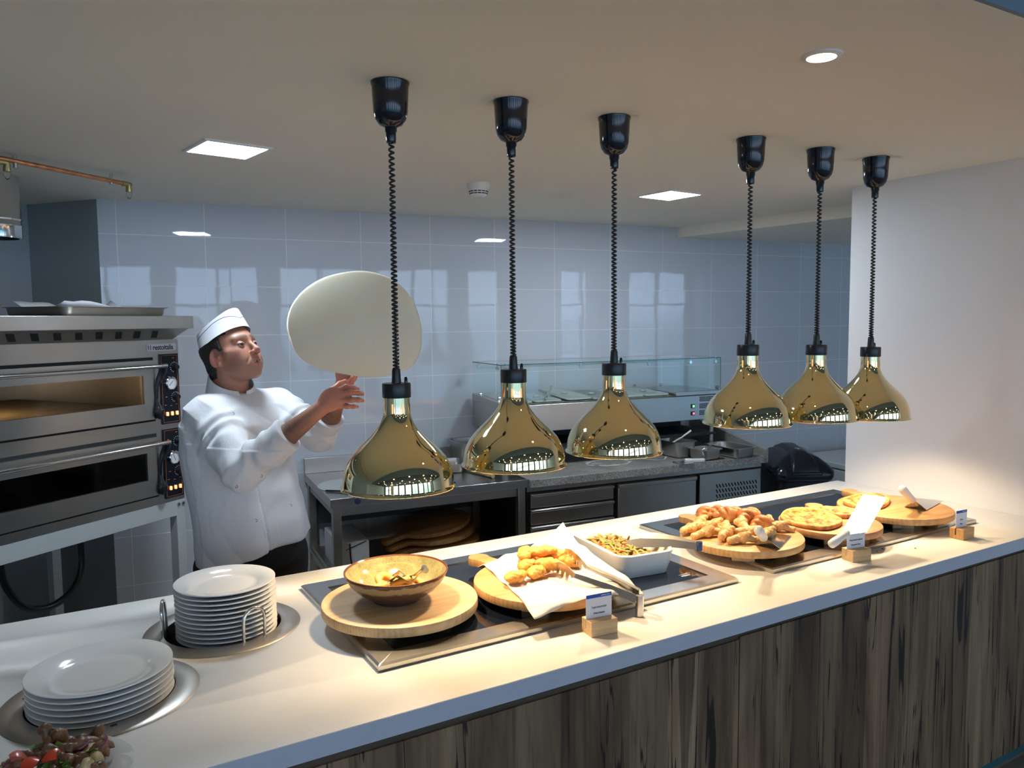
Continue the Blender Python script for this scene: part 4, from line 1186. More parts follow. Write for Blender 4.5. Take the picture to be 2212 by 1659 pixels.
tg = empty('serving_tongs', (0.76, 1.835, 1.046), 0, 'short steel serving tongs with toothed ends lying in the ceramic bowl', 'tongs')
def R3(p): return (p[0] - 0.76, p[1] - 1.84, p[2] - 1.03)
obj('arm', strip([R3(p) for p in ((0.716, 1.842, 1.022), (0.733, 1.838, 1.034), (0.757, 1.828, 1.016), (0.775, 1.824, 1.022), (0.800, 1.822, 1.042), (0.803, 1.822, 1.046))], [0.036, 0.034, 0.026, 0.022, 0.024, 0.024], 0.0012, (0.1, 0.5, 1)), M['tong'], tg)
obj('arm', strip([R3(p) for p in ((0.742, 1.880, 1.020), (0.756, 1.874, 1.034), (0.770, 1.858, 1.020), (0.785, 1.842, 1.026), (0.804, 1.828, 1.044))], [0.03, 0.028, 0.020, 0.018, 0.020], 0.0012, (0.1, 0.5, 1)), M['tong'], tg)
obj('hinge', MB().tube([R3((0.802, 1.812, 1.044)), R3((0.807, 1.834, 1.044))], 0.008, 14), M['tong'], tg)
th_ = MB()
for k in range(5):
    p = Vector(R3((0.712 + 0.001 * k, 1.832 + 0.006 * k, 1.020)))
    th_.tube([p, p + Vector((-0.004, -0.003, -0.012))], [0.0016, 0.0008], 6)
obj('teeth', th_, M['tong'], tg)

# baking paper and fried cheese
def paper_mesh():
    A, B_, C_, D_ = Vector((1.085, 2.09, 0)), Vector((1.395, 2.05, 0)), Vector((1.355, 1.598, 0)), Vector((0.995, 1.590, 0))
    nx = ny = 34; vs = []; fs = []
    rnd = np.random.RandomState(3)
    ph = rnd.rand(8) * 6
    for j in range(ny + 1):
        for i in range(nx + 1):
            u, v = i / nx, j / ny
            p = (A * (1 - u) + B_ * u) * (1 - v) + (D_ * (1 - u) + C_ * u) * v
            d = math.hypot(p.x - 1.16, p.y - 1.796)
            wr = 0.0016 * (math.sin(60 * p.x + 25 * p.y + ph[0]) + math.sin(-38 * p.x + 66 * p.y + ph[1]) * 0.8 + math.sin(120 * p.x - 90 * p.y + ph[2]) * 0.5)
            z = BT + 0.0035 + max(wr, -0.0025)
            ov_ = max(0.0, d - 0.205)
            z -= min(0.036, ov_ * 0.42) * (1 - 0.8 * u * (1 - v))
            z += 0.075 * (u * (1 - v)) ** 3 + wr * min(1, ov_ * 12)
            vs.append((p.x, p.y, max(z, 0.9385)))
    for j in range(ny):
        for i in range(nx):
            a = j * (nx + 1) + i
            fs.append((a, a + 1, a + nx + 2, a + nx + 1))
    return MB().add(vs, fs)
pa, nt, bs = nmat('baking_parchment')
pc = ramp(nt, noise(nt, coords(nt), 16, 5), [(0.35, (0.80, 0.70, 0.55)), (0.55, (0.86, 0.78, 0.66))]); L(nt, pc, bs.inputs['Base Color'])
bs.inputs['Roughness'].default_value = 0.6
bump(nt, bs, noise(nt, coords(nt), 45, 5, 0.6, 1.0), 0.5, 0.004)
o = obj('baking_paper', paper_mesh(), pa, smooth=180)
so = o.modifiers.new('s', 'SOLIDIFY'); so.thickness = 0.0005; so.offset = 1
tag(o, 'large creased sheet of baking paper under the fried cheese pieces', 'paper')

def nug_f(r, sd, amp=1.0):
    rs = np.random.RandomState(sd); ph = rs.rand(6) * 6
    def f(p):
        d = s_ell(p, (0, 0, 0), r)
        d = d + amp * 0.0022 * np.sin(p[:, 0] * 150 + ph[0]) * np.sin(p[:, 1] * 140 + ph[1]) + 0.0012 * np.sin(p[:, 0] * 330 + ph[2]) * np.sin(p[:, 1] * 310 + ph[3]) * np.sin(p[:, 2] * 300 + ph[4])
        return d
    return f
def nug_col(v):
    n = np.clip(0.5 + 0.3 * np.sin(v[:, 0] * 210 + 1) * np.sin(v[:, 1] * 190) + 0.3 * np.sin(v[:, 0] * 420) * np.sin(v[:, 2] * 390 + v[:, 1] * 300), 0, 1)[:, None]
    return np.array([0.78, 0.40, 0.07]) * (1 - n) + np.array([0.55, 0.20, 0.025]) * n
nugs = [iso_obj('fried_cheese', nug_f(r, k), (-.05, -.04, -.03), (.05, .04, .03), 0.002, M['food'], colors=nug_col) for k, r in enumerate(((.037, .022, .016), (.034, .023, .018), (.047, .021, .016)))]
ns = [((1.060, 1.790, 0), 0.1, 0, 'fried cheese piece at the front left of the pile on the paper'), ((1.128, 1.792, 0), 0.35, 1, 'fried cheese piece beside the front left one on the paper'),
      ((1.140, 1.858, 0), 0.3, 1, 'fried cheese piece at the left back of the pile'), ((1.150, 1.885, 0.026), 0.8, 1, 'topmost fried cheese piece at the back left of the pile'),
      ((1.200, 1.870, 0.028), -0.15, 2, 'long fried cheese piece lying across the top of the pile'), ((1.182, 1.800, 0.010), -0.6, 2, 'fried cheese piece leaning under the front tongs claw'),
      ((1.250, 1.862, 0.010), -0.3, 1, 'fried cheese piece at the right of the pile behind the tongs'), ((1.262, 1.822, 0.0), -0.8, 0, 'fried cheese piece under the rear tongs claw'),
      ((1.200, 1.848, 0.0), 0.9, 0, 'fried cheese piece at the bottom in the middle of the pile'), ((1.175, 1.905, 0.0), 0.4, 2, 'fried cheese piece at the very back of the pile')]
used = set()
for (x, y, dz), rz, k, lab in ns:
    if k in used: o = nugs[k].copy(); COL.objects.link(o)
    else: o = nugs[k]; used.add(k)
    o.location = (x, y, BT + 0.0225 + dz); o.rotation_euler = (0.15 * rz, -0.2 * rz, rz)
    tag(o, lab, 'fried cheese', 'fried cheese pieces on the baking paper')

# slotted tongs on the paper
tn = empty('serving_tongs', (1.30, 1.575, WT), 0, 'large steel tongs with slotted claws standing over the fried cheese', 'tongs')
def T3(p): return Vector((p[0] - 1.30, p[1] - 1.575, p[2] - WT))
def claw_arm(hinge, neck, tip, side, dz):
    pth = [T3(hinge), T3(((hinge[0] * .5 + neck[0] * .5), (hinge[1] * .5 + neck[1] * .5), (hinge[2] * .5 + neck[2] * .5) + 0.004)), T3(neck)]
    a = obj('arm', strip(pth, [0.024, 0.018, 0.014], 0.0085, (side, 0.25, 0.35)), M['tong'], tn, bevel=0.001)
    n_, t_ = T3(neck), T3(tip)
    dr = (t_ - n_); ln = dr.length; dr.normalize()
    dn = Vector((0.25 * side, -0.1, -1)).normalized(); dn = (dn - dr * dn.dot(dr)).normalized()
    poly = [(0, 0.006), (ln * 0.35, 0.012), (ln * 0.75, 0.010), (ln, -0.002), (ln * 1.02, -0.018)]
    low = []
    k = 4
    for q in range(k):
        x1 = ln * (0.98 - 0.22 * q); low += [(x1, -0.026), (x1 - 0.007, -0.026), (x1 - 0.009, -0.006), (x1 - 0.0135, -0.006)]
    poly += low + [(0.01, -0.012), (0, -0.006)]
    nn = dr.cross(dn).normalized()
    m = MB()
    n0 = len(poly)
    vs = [n_ + dr * x - dn * y + nn * s * 0.0009 for s in (-1, 1) for (x, y) in poly]
    m.add(vs, [tuple(range(n0)), tuple(range(2 * n0 - 1, n0 - 1, -1))] + [(q, (q + 1) % n0, n0 + (q + 1) % n0, n0 + q) for q in range(n0)])
    obj('claw', m, M['tong'], a, smooth=0)
claw_arm((1.296, 1.562, 0.962), (1.196, 1.702, 1.006), (1.186, 1.790, 1.022), -0.6, 0)
claw_arm((1.316, 1.572, 0.975), (1.262, 1.735, 1.010), (1.258, 1.838, 1.040), 0.6, 0)
hg = MB().tube([T3((1.300, 1.556, WT + 0.001)), T3((1.303, 1.557, WT + 0.055))], 0.011, 18)
obj('hinge', hg, M['tong'], tn)

# white dish with beans
ds = empty('serving_dish', (1.517, 1.903, HZ), math.radians(-6), 'white rectangular porcelain dish full of green beans', 'dish')
obj('body', MB().rrect(0.172, 0.280, 0.03, [(-0.004, 0.0), (0.0, 0.002), (0.010, 0.035), (0.017, 0.066), (0.018, 0.072), (0.014, 0.075), (0.006, 0.073), (-0.001, 0.040), (-0.010, 0.010), (-0.02, 0.008)], n=8), M['china'], ds, smooth=50)
filling = MB().rrect(0.172, 0.280, 0.03, [(-0.012, 0.012), (-0.006, 0.034), (-0.02, 0.038)], n=6)
obj('sauce', filling, plain('bean_sauce', (0.30, 0.16, 0.04), 0.35, bumps=(60, 0.6), var=0.4, vscale=60), ds)
random.seed(21)
def bean(seed):
    random.seed(seed)
    Lb = random.uniform(0.05, 0.075); bend = random.uniform(-0.012, 0.012); b2_ = random.uniform(-0.004, 0.004)
    pts = []; rs = []
    for k in range(9):
        t = k / 8 - 0.5
        pts.append((Lb * t, bend * (1 - 4 * t * t), b2_ * math.sin(6 * t)))
        rs.append(0.0044 * (1 - 0.25 * abs(t * 2) ** 6) * (0.93 + 0.07 * math.cos(k * 2.2)) if 0 < k < 8 else 0.0012)
    return MB().tube(pts, rs, 8)
bm_ = [plain('green_bean_skin_%d' % k, c, 0.35, bumps=(150, 0.2), var=0.25, vscale=60) for k, c in enumerate(((0.27, 0.20, 0.045), (0.36, 0.24, 0.06), (0.20, 0.18, 0.04)))]
protos = [obj('green_bean', bean(100 + k), bm_[k % 3], smooth=180) for k in range(6)]
random.seed(5)
Rd = Matrix.Rotation(math.radians(-6), 3, 'Z')
for i in range(190):
    o = protos[i] if i < 6 else protos[i % 6].copy()
    if i >= 6: COL.objects.link(o)
    u = random.uniform(-1, 1); v = random.uniform(-1, 1)
    x = u * 0.060; y = v * 0.108 - 0.006
    h = 0.043 + 0.014 * max(0, 1 - abs(u)) * (1 - 0.5 * abs(v)) + random.uniform(-0.004, 0.008)
    p = Rd @ Vector((x, y, 0))
    ry = random.uniform(-0.35, 0.35)
    a = random.uniform(0, PI)
    if i % 29 == 3 and v > 0.2: ry = random.choice((-0.8, 0.8)); h += 0.008
    if abs(u) > 0.6: a = PI / 2 + random.uniform(-0.35, 0.35)
    o.location = (1.517 + p.x, 1.903 + p.y, HZ + h); o.rotation_euler = (random.uniform(-.3, .3), ry, a)
    tag(o, 'cooked green bean in the white rectangular dish', 'green bean', 'green beans in the white dish')
tp_ = [iso_obj('tomato_piece', nug_f((0.010, 0.008, 0.006), 40 + k), (-.016, -.014, -.01), (.016, .014, .01), 0.0016, plain('tomato_flesh_%d' % k, (0.42, 0.09, 0.025), 0.35)) for k in range(2)]
for i in range(22):
    o = tp_[i] if i < 2 else tp_[i % 2].copy()
    if i >= 2: COL.objects.link(o)
    u = random.uniform(-1, 1); v = random.uniform(-1, 1)
    p = Rd @ Vector((u * 0.058, v * 0.110, 0))
    o.location = (1.517 + p.x, 1.903 + p.y, HZ + 0.048 + 0.012 * max(0, 1 - abs(u)) * (1 - 0.5 * abs(v)) + random.uniform(0, .006)); o.rotation_euler = (random.random(), random.random(), random.random() * 6)
    tag(o, 'small piece of tomato among the green beans in the white dish', 'tomato', 'tomato pieces among the beans')

tq = empty('serving_tongs', (1.63, 1.72, 1.008), 0, 'plain steel tongs resting on the rim of the white bean dish', 'tongs')
def Q3(p): return Vector((p[0] - 1.63, p[1] - 1.72, p[2] - 1.008))
obj('arm', strip([Q3(p) for p in ((1.648, 1.700, 1.016), (1.600, 1.775, 1.016), (1.545, 1.845, 1.008), (1.515, 1.875, 0.998))], [0.020, 0.024, 0.028, 0.030], 0.0014, [(-1, -0.6, 0.5)] * 4), M['tong'], tq)
obj('arm', strip([Q3(p) for p in ((1.655, 1.706, 1.018), (1.625, 1.775, 1.022), (1.590, 1.835, 1.022), (1.572, 1.868, 1.018))], [0.020, 0.024, 0.028, 0.030], 0.0014, [(-1, -0.6, 0.5)] * 4), M['tong'], tq)
obj('hinge', MB().tube([Q3((1.652, 1.700, 1.004)), Q3((1.653, 1.701, 1.030))], 0.0095, 16), plain('blue_grey_cap', (0.10, 0.13, 0.28), 0.2, 0.8), tq)

# knotted bread rolls
def bread_col(amount):
    def f(v):
        up = np.clip(v[:, 2] / 0.022 * 0.5 + 0.5, 0, 1)
        n = 0.5 + 0.5 * np.sin(v[:, 0] * 90 + 1.3) * np.sin(v[:, 1] * 110 + 0.4)
        t = np.clip(up * amount + 0.35 * n * amount, 0, 1)[:, None]
        return np.array([0.74, 0.48, 0.20]) * (1 - t) + np.array([0.40, 0.135, 0.03]) * t
    return f
def bow_f(sd):
    rs = np.random.RandomState(sd); j = (rs.rand(8) - 0.5)
    def f(p):
        d = s_cap(p, (0.008, 0, 0), (0.044 + 0.01 * j[0], 0.016 * j[1], -0.004), 0.0125, 0.0115)
        d = np.minimum(d, s_cap(p, (-0.008, 0, 0), (-0.043 + 0.01 * j[2], 0.020 * j[3], -0.004), 0.0125, 0.0125))
        q = p @ rotm(0, 0.25 * j[4], 0.3 + 0.5 * j[5])
        a = np.arctan2(p[:, 2], p[:, 1])
        d = d + 0.0016 * np.sin(150 * np.abs(p[:, 0]) + a)
        d = np.minimum(d, s_ell(q, (0, 0, 0.001), (0.0175, 0.0205, 0.0185)))
        d = smin(d, s_cap(q, (-0.016, 0.012, -0.002), (0.014, -0.010, 0.012), 0.0105, 0.0115), 0.0015)
        d = smin(d, s_ball(q, (0.012, 0.014, 0.0), 0.0105), 0.0015)
        return d + 0.0009 * np.sin(p[:, 0] * 210 + sd) * np.sin(p[:, 1] * 190) + 0.0007 * np.sin(p[:, 0] * 430 + 2) * np.sin(p[:, 2] * 400 + p[:, 1] * 350)
    return f
def fat_f(sd):
    rs = np.random.RandomState(sd); j = (rs.rand(8) - 0.5)
    def f(p):
        d = s_ell(p, (0, 0, 0), (0.034, 0.021, 0.018)) + 0.0010 * np.sin(p[:, 0] * 190 + sd) * np.sin(p[:, 1] * 170)
        q = p @ rotm(0, 0, 0.5 + 0.4 * j[0])
        band = np.hypot(np.hypot(q[:, 1] * 0.9, q[:, 2]) - 0.019, q[:, 0] * 0.75) - 0.0105
        d = smin(d, band, 0.0015)
        q2 = (p - np.array([0.022, 0, 0])) @ rotm(0, 0, -0.4)
        q3 = (p - np.array([-0.022, 0, 0])) @ rotm(0, 0, 0.7)
        d = smin(d, np.hypot(np.hypot(q3[:, 1], q3[:, 2]) - 0.0115, q3[:, 0] * 0.8) - 0.0090, 0.0012)
        band2 = np.hypot(np.hypot(q2[:, 1], q2[:, 2]) - 0.012, q2[:, 0] * 0.8) - 0.0095
        d = smin(d, band2, 0.0015)
        d = np.minimum(d, s_ball(p, (0.038, 0.012 * j[1], -0.004), 0.012))
        return np.minimum(d, s_ell(p, (-0.038, 0.010 * j[2], -0.002), (0.015, 0.013, 0.012)))
    return f
rolls = [iso_obj('bread_knot', bow_f(k), (-.07, -.035, -.03), (.07, .035, .03), 0.0022, M['bread'], colors=bread_col(0.42)) for k in range(3)]
rolls += [iso_obj('bread_knot', fat_f(k), (-.06, -.04, -.035), (.06, .04, .035), 0.0022, M['bread'], colors=bread_col(1.1)) for k in range(3)]
rp = [  # x, y, z above board, yaw, kind, where
 (1.812, 1.905, 0, 0.2, 0, 'at the far left edge of the roll board'), (1.824, 1.845, 0, -0.25, 1, 'in the second row from the left front of the roll board'),
 (1.870, 1.733, 0, -0.35, 2, 'at the very front of the roll board beside the spatula'), (1.866, 1.795, 0.004, 0.3, 1, 'at the left front, between the front knot and the left row'),
 (1.915, 1.850, 0.002, 0.9, 0, 'just left of the board middle with a pale end'), (1.925, 1.905, 0, 0.0, 2, 'pale and twisted, left behind the board middle'),
 (1.868, 1.880, 0.006, -0.6, 2, 'lying across its neighbours near the left edge'), (1.950, 1.775, 0, -0.5, 0, 'plump, in the middle front of the roll board'),
 (1.905, 1.955, 0, 0.4, 1, 'at the left back beside the board handle'), (1.985, 1.730, 0, 0.3, 1, 'pale, touching the spatula blade'),
 (2.080, 1.770, 0, -0.5, 2, 'at the right edge of the board beyond the spatula'), (2.100, 1.830, 0, 0.9, 0, 'at the right edge behind the pale twisted knot'),
 (1.950, 1.980, 0.012, 0.5, 3, 'brown and fat at the back left corner of the heap'), (1.985, 1.950, 0.016, -0.3, 4, 'brown and fat next to the back left corner one'),
 (1.975, 1.895, 0.024, -0.7, 5, 'deep brown, on top left of the middle of the heap'), (2.030, 1.915, 0.012, 0.15, 3, 'golden, at the middle of the back row'),
 (2.010, 1.850, 0.022, 0.5, 4, 'brown, in the centre of the heap'), (2.060, 1.870, 0.010, -0.4, 5, 'brown, right of the heap centre'),
 (2.090, 1.895, 0.006, 0.1, 3, 'square looking and brown at the back right'), (2.030, 1.795, 0.008, -0.2, 4, 'brown, directly behind the white spatula grip'),
 (1.965, 1.825, 0.014, 1.2, 2, 'standing half on end in the middle of the heap'), (2.000, 1.990, 0, 1.3, 5, 'at the far back edge of the board')]
used = set()
for (x, y, dz, yaw, k, where) in rp:
    if k in used: o = rolls[k].copy(); COL.objects.link(o)
    else: o = rolls[k]; used.add(k)
    o.location = (x, y, 0.982 + (0.018 if k < 3 else 0.022) + dz); o.rotation_euler = (0.1 * yaw, 0.12 * math.sin(9 * yaw), yaw)
    tag(o, 'knotted bread roll ' + where, 'bread roll', 'knotted bread rolls on the board')

# pizzas
def mat_cheese():
    m, nt, b = nmat('melted_cheese')
    v = coords(nt)
    n1 = noise(nt, v, 38, 5, 0.62, 0.8); n2 = noise(nt, v, 75, 4, 0.6)
    c1 = ramp(nt, n1, [(0.36, (0.38, 0.05, 0.010)), (0.45, (0.58, 0.17, 0.025)), (0.54, (0.68, 0.35, 0.07)), (0.68, (0.78, 0.56, 0.20))])
    c2 = ramp(nt, n2, [(0.38, (0.42, 0.25, 0.12)), (0.48, (1, 1, 1))])
    mx = node(nt, 'ShaderNodeMix', data_type='RGBA', blend_type='MULTIPLY'); mx.inputs[0].default_value = 1.0
    L(nt, c1, mx.inputs[6]); L(nt, c2, mx.inputs[7]); L(nt, mx.outputs[2], b.inputs['Base Color'])
    b.inputs['Roughness'].default_value = 0.32
    bump(nt, b, n1, 0.9, 0.006)
    return m
CH = mat_cheese()
crm = plain('pizza_crust', (0.62, 0.30, 0.09), 0.6, bumps=(90, 0.6), var=0.45, vscale=40)
def pizza(name, poly, z, label, seed, rimz=0.006):
    cx = sum(p[0] for p in poly) / len(poly); cy = sum(p[1] for p in poly) / len(poly)
    t = empty(name, (cx, cy, z), 0, label, 'pizza', 'pizza pieces on the boards')
    rnd = random.Random(seed)
    P = [Vector((p[0] - cx, p[1] - cy, 0)) for p in poly]
    # catmull-rom outline
    out = []; n = len(P)
    for i in range(n):
        a, b_, c, d_ = P[i - 1], P[i], P[(i + 1) % n], P[(i + 2) % n]
        for s_ in range(8):
            u = s_ / 8
            out.append(0.5 * ((2 * b_) + (c - a) * u + (2 * a - 5 * b_ + 4 * c - d_) * u * u + (3 * b_ - a - 3 * c + d_) * u ** 3) * 1.0)
    out = [p * (1 + rnd.uniform(-.008, .008)) for p in out]
    def rg(k, zz_): return [p * k + Vector((0, 0, zz_ + rnd.uniform(-.0008, .0008))) for p in out]
    obj('crust', MB().loft([rg(0.97, 0.001), rg(1.0, 0.004), rg(1.0, 0.012), rg(0.975, 0.0155 + rimz * 0.4), rg(0.94, 0.0135)]), crm, t, smooth=180)
    vs = []; fs = []; m = len(out); K = 16
    for k in range(K + 1):
        s_ = 1 - k / (K + 0.0001)
        for j, p in enumerate(out):
            q = p * (0.965 * s_)
            hh = 0.0150 + 0.0026 * math.sin(q.x * 120 + seed) * math.sin(q.y * 130 + 1) + 0.0012 * math.sin(q.x * 310) * math.sin(q.y * 290 + seed)
            if k == 0: hh = 0.013
            vs.append((q.x, q.y, hh))
    for k in range(K):
        for j in range(m):
            j2 = (j + 1) % m
            fs.append((k * m + j, k * m + j2, (k + 1) * m + j2, (k + 1) * m + j))
    obj('topping', MB().add(vs, fs), CH, t, smooth=180)
    return t
p1 = [(2.172, 1.805), (2.200, 1.862), (2.262, 1.905), (2.335, 1.925), (2.385, 1.895), (2.400, 1.845), (2.380, 1.790), (2.345, 1.720), (2.285, 1.690), (2.215, 1.690), (2.185, 1.735)]
pizza('pizza', p1, 0.9825, 'large half-moon cheese pizza on the reddish paddle board', 3)
pz2 = pizza('pizza', [(2.395, 1.895), (2.455, 1.872), (2.505, 1.815), (2.500, 1.760), (2.440, 1.745), (2.395, 1.775), (2.405, 1.84)], 0.9828, 'smaller cheese pizza slice right of the large one on the reddish board', 8)
pizza('pizza', [(2.572, 1.850), (2.600, 1.905), (2.680, 1.935), (2.765, 1.935), (2.810, 1.900), (2.800, 1.845), (2.730, 1.800), (2.650, 1.775), (2.590, 1.790)], 0.9825, 'cheese pizza piece on the rightmost board by the wall', 12)

# spatulas
M['blade_matt'] = plain('lamp_bright_blade', (0.80, 0.78, 0.74), 0.42, 1.0)  # paler, rougher steel copy, so the blade shows the lamp's broad white highlight
def spatula(blade, tang_top, grip_a, grip_b, label, gr=0.0135, mat='chrome'):
    c = Vector(blade[0])
    s_ = empty('spatula', tuple(c), 0, label, 'spatula', 'spatulas with white grips')
    Bv = [Vector(p) - c for p in blade]; nn = (Bv[1] - Bv[0]).cross(Bv[2] - Bv[0]).normalized() * 0.0012
    obj('blade', MB().add([p for p in Bv] + [p + nn for p in Bv], [(0, 1, 2, 3), (7, 6, 5, 4), (0, 4, 5, 1), (1, 5, 6, 2), (2, 6, 7, 3), (3, 7, 4, 0)]), M[mat], s_, smooth=0)
    T_ = Vector(tang_top) - c; w = (Bv[1] - Bv[0]).normalized() * 0.010
    obj('tang', MB().add([Bv[0], Bv[1], T_ + w, T_ - w] + [p + Vector((0, 0, 0.0014)) for p in (Bv[0], Bv[1], T_ + w, T_ - w)], [(0, 1, 2, 3), (7, 6, 5, 4), (0, 4, 5, 1), (1, 5, 6, 2), (2, 6, 7, 3), (3, 7, 4, 0)]), M[mat], s_, smooth=0)
    a, b_ = Vector(grip_a) - c, Vector(grip_b) - c
    obj('grip', MB().tube([a, a + (b_ - a) * 0.06, a + (b_ - a) * 0.4, a + (b_ - a) * 0.75, a + (b_ - a) * 0.93, b_], [gr * 0.7, gr, gr * 0.95, gr * 1.12, gr * 1.05, gr * 0.5], 18), M['white_plastic'], s_, smooth=180)
spatula([(1.893, 1.700, 0.984), (1.922, 1.628, 0.984), (2.070, 1.706, 0.984), (2.035, 1.772, 0.984)], (1.862, 1.640, 1.022), (1.868, 1.645, 1.022), (1.800, 1.607, 1.068), 'flat spatula with white grip at the front of the bread roll board', 0.0135)
spatula([(2.747, 1.748, 0.984), (2.766, 1.672, 0.984), (2.955, 1.722, 0.984), (2.925, 1.796, 0.984)], (2.722, 1.700, 1.020), (2.728, 1.702, 1.018), (2.640, 1.695, 1.080), 'flat spatula with white grip on the rightmost board', 0.0135)
spatula([(2.182, 1.592, 1.020), (2.196, 1.520, 1.020), (2.400, 1.590, 1.092), (2.384, 1.668, 1.092)], (2.150, 1.565, 1.010), (2.165, 1.566, 1.014), (2.062, 1.552, 0.992), 'spatula with shining blade propped over the reddish pizza board', 0.0125, 'blade_matt')

# name cards in wooden blocks
def card(c, rz, l1, l2, label, cw=0.075, slot=True, crz=0.0, mat='block'):
    t = empty('sign_holder', (c[0], c[1], WT), rz, label, 'sign', 'name cards in wooden blocks')
    b_ = MB().span((-0.038, -0.024, 0), (0.038, 0.002, 0.037)).span((-0.038, 0.006, 0), (0.038, 0.024, 0.037)).span((-0.038, 0.001, 0), (0.038, 0.007, 0.014))
    obj('block', b_, M[mat], t, bevel=0.0008)
    cd = obj('card', MB().span((-cw / 2, -0.0005, 0), (cw / 2, 0.0005, 0.083)), M['card'], t, loc=(0, 0.0038, 0.0142), rot=(0.0, 0, crz))
    obj('blue_band', MB().span((-cw / 2 + 0.0008, -0.0009, 0.0735), (cw / 2 - 0.0008, -0.0004, 0.0825)), M['blue_ink'], cd)
    text_obj('logo', 'ambros', 0.0050, M['card'], cd, (cw * 0.18, -0.0011, 0.0778), (PI / 2, 0, 0), bold=True, extrude=0.0001)
    text_obj('logo', 'hotel', 0.0050, M['pale_ink'], cd, (cw * 0.36, -0.0011, 0.0778), (PI / 2, 0, 0), extrude=0.0001)
    text_obj('lettering', l1, 0.0068, M['ink'], cd, (0, -0.0008, 0.049), (PI / 2, 0, 0), bold=True, extrude=0.0001)
    text_obj('lettering', l2, 0.0068, M['ink'], cd, (0, -0.0008, 0.034), (PI / 2, 0, 0), bold=True, extrude=0.0001)
card((1.149, 1.528), math.radians(-5), 'Τυρί σαγανάκι', 'Fried cheese', 'name card in a pine block in front of the fried cheese')
card((2.207, 1.563), math.radians(-9), 'Μαργαρίτα πίτσα', 'Margarita Pizza', 'name card in a wooden block in front of the reddish pizza board')
card((2.741, 1.526), math.radians(4), 'Πίτσα', 'Pizza', 'rightmost name card in a wooden block, turned sideways near the wall', 0.06, True, math.radians(-8), 'board')
for i, (x, y, a) in enumerate(((2.335, 1.578, 0.3), (2.379, 1.587, 2.0), (2.476, 1.532, 1.1))):
    o = obj('crumb', MB().ball((0, 0, 0.0015), 0.0035, 8, 5, (1.3, 0.6, 0.4)), plain('herb_crumb_%d' % i, (0.12, 0.07, 0.02), 0.7))
    o.location = (x, y, WT); o.rotation_euler = (0, 0, a)
    tag(o, ['dark crumb on the worktop nearest the middle name card', 'dark crumb on the worktop beside the plate frame', 'dark crumb on the worktop halfway between two name cards'][i], 'crumb', 'crumbs on the worktop')

# ================================================================== salad plate at the bottom left
SP = Vector((-0.03, 1.492, WT))
sp_ = obj('salad_plate', plate_mesh(0.122), M['china'], smooth=60)
sp_.location = SP
tag(sp_, 'white plate of mixed salad and meat at the bottom left corner', 'plate')
random.seed(77)
def blob(name, r, col, seed, h=0.0018, rough=0.35, amp=1.0):
    m = plain(name + '_%d' % seed, col, rough, bumps=(140, 0.5), var=0.35, vscale=70)
    return iso_obj(name, nug_f(r, seed, amp), tuple(-1.5 * q for q in r), tuple(1.5 * q for q in r), h, m)
def wedge(name, col):
    m = MB()
    n = 12; rings = []
    for k in range(n + 1):
        a = -1.1 + 2.2 * k / n
        w = 0.012 * math.cos(a * 1.2)
        x = 0.022 * math.sin(a); z = 0.022 * math.cos(a) - 0.008
        rings.append([(x, -w, z), (x * 0.4, 0, -0.004), (x, w, z), (x * 1.06, 0, z * 1.08 + 0.001)])
    m.loft(rings)
    return obj(name, m, plain(name + '_skin', col, 0.25, bumps=(60, 0.1)), smooth=60)
items = []
tw = wedge('tomato_wedge', (0.60, 0.06, 0.025)); tw2 = wedge('tomato_wedge', (0.58, 0.14, 0.10))
mt = [blob('meat_piece', (0.030, 0.015, 0.008), (0.15, 0.07, 0.035), 60, amp=2.6), blob('meat_piece', (0.021, 0.014, 0.010), (0.20, 0.10, 0.05), 61, amp=2.4)]
pt = blob('potato_piece', (0.020, 0.016, 0.012), (0.55, 0.42, 0.20), 62)
lf = obj('lettuce_leaf', crumple(0.045, 0.03, 8, 5, 0.008), plain('lettuce', (0.10, 0.20, 0.03), 0.5, var=0.4, vscale=60), smooth=180)
cab = obj('cabbage_shred', MB().tube([(0.018 * math.cos(t * 0.5), 0.012 * math.sin(t * 0.5), 0.002 * math.sin(t * 2)) for t in range(8)], [0.001, 0.002, 0.0024, 0.0024, 0.0024, 0.0022, 0.002, 0.001], 6), plain('red_cabbage', (0.14, 0.008, 0.10), 0.4), smooth=180)
oni = obj('onion_slice', MB().tube([(0.020 * math.cos(t * 0.2), 0.012 * math.sin(t * 0.2), 0.001 * math.sin(t)) for t in range(10)], 0.0020, 6), plain('red_onion', (0.30, 0.09, 0.17), 0.3), smooth=180)
car = obj('carrot_strip', MB().tube([(0.02 * math.cos(t * 0.4), 0.02 * math.sin(t * 0.4), 0.003 * math.sin(t)) for t in range(9)], 0.0028, 6), plain('carrot', (0.70, 0.30, 0.03), 0.4), smooth=180)
def put(src, first, x, y, z, r, label, cat, grp):
    o = src if first else src.copy()
    if not first: COL.objects.link(o)
    o.location = (SP.x + x, SP.y + y, WT + z); o.rotation_euler = r
    tag(o, label, cat, grp)
put(tw, True, 0.0, -0.005, 0.045, (0.4, 0.2, 0.2), 'bright red tomato wedge in the middle of the salad', 'tomato', 'tomato wedges in the salad')
put(tw, False, -0.035, -0.005, 0.042, (0.2, -0.3, 1.0), 'red tomato wedge left of the brightest one in the salad', 'tomato', 'tomato wedges in the salad')
put(tw2, True, -0.055, 0.012, 0.050, (0.3, 0.9, 0.5), 'pinkish tomato wedge standing up at the left of the salad', 'tomato', 'tomato wedges in the salad')
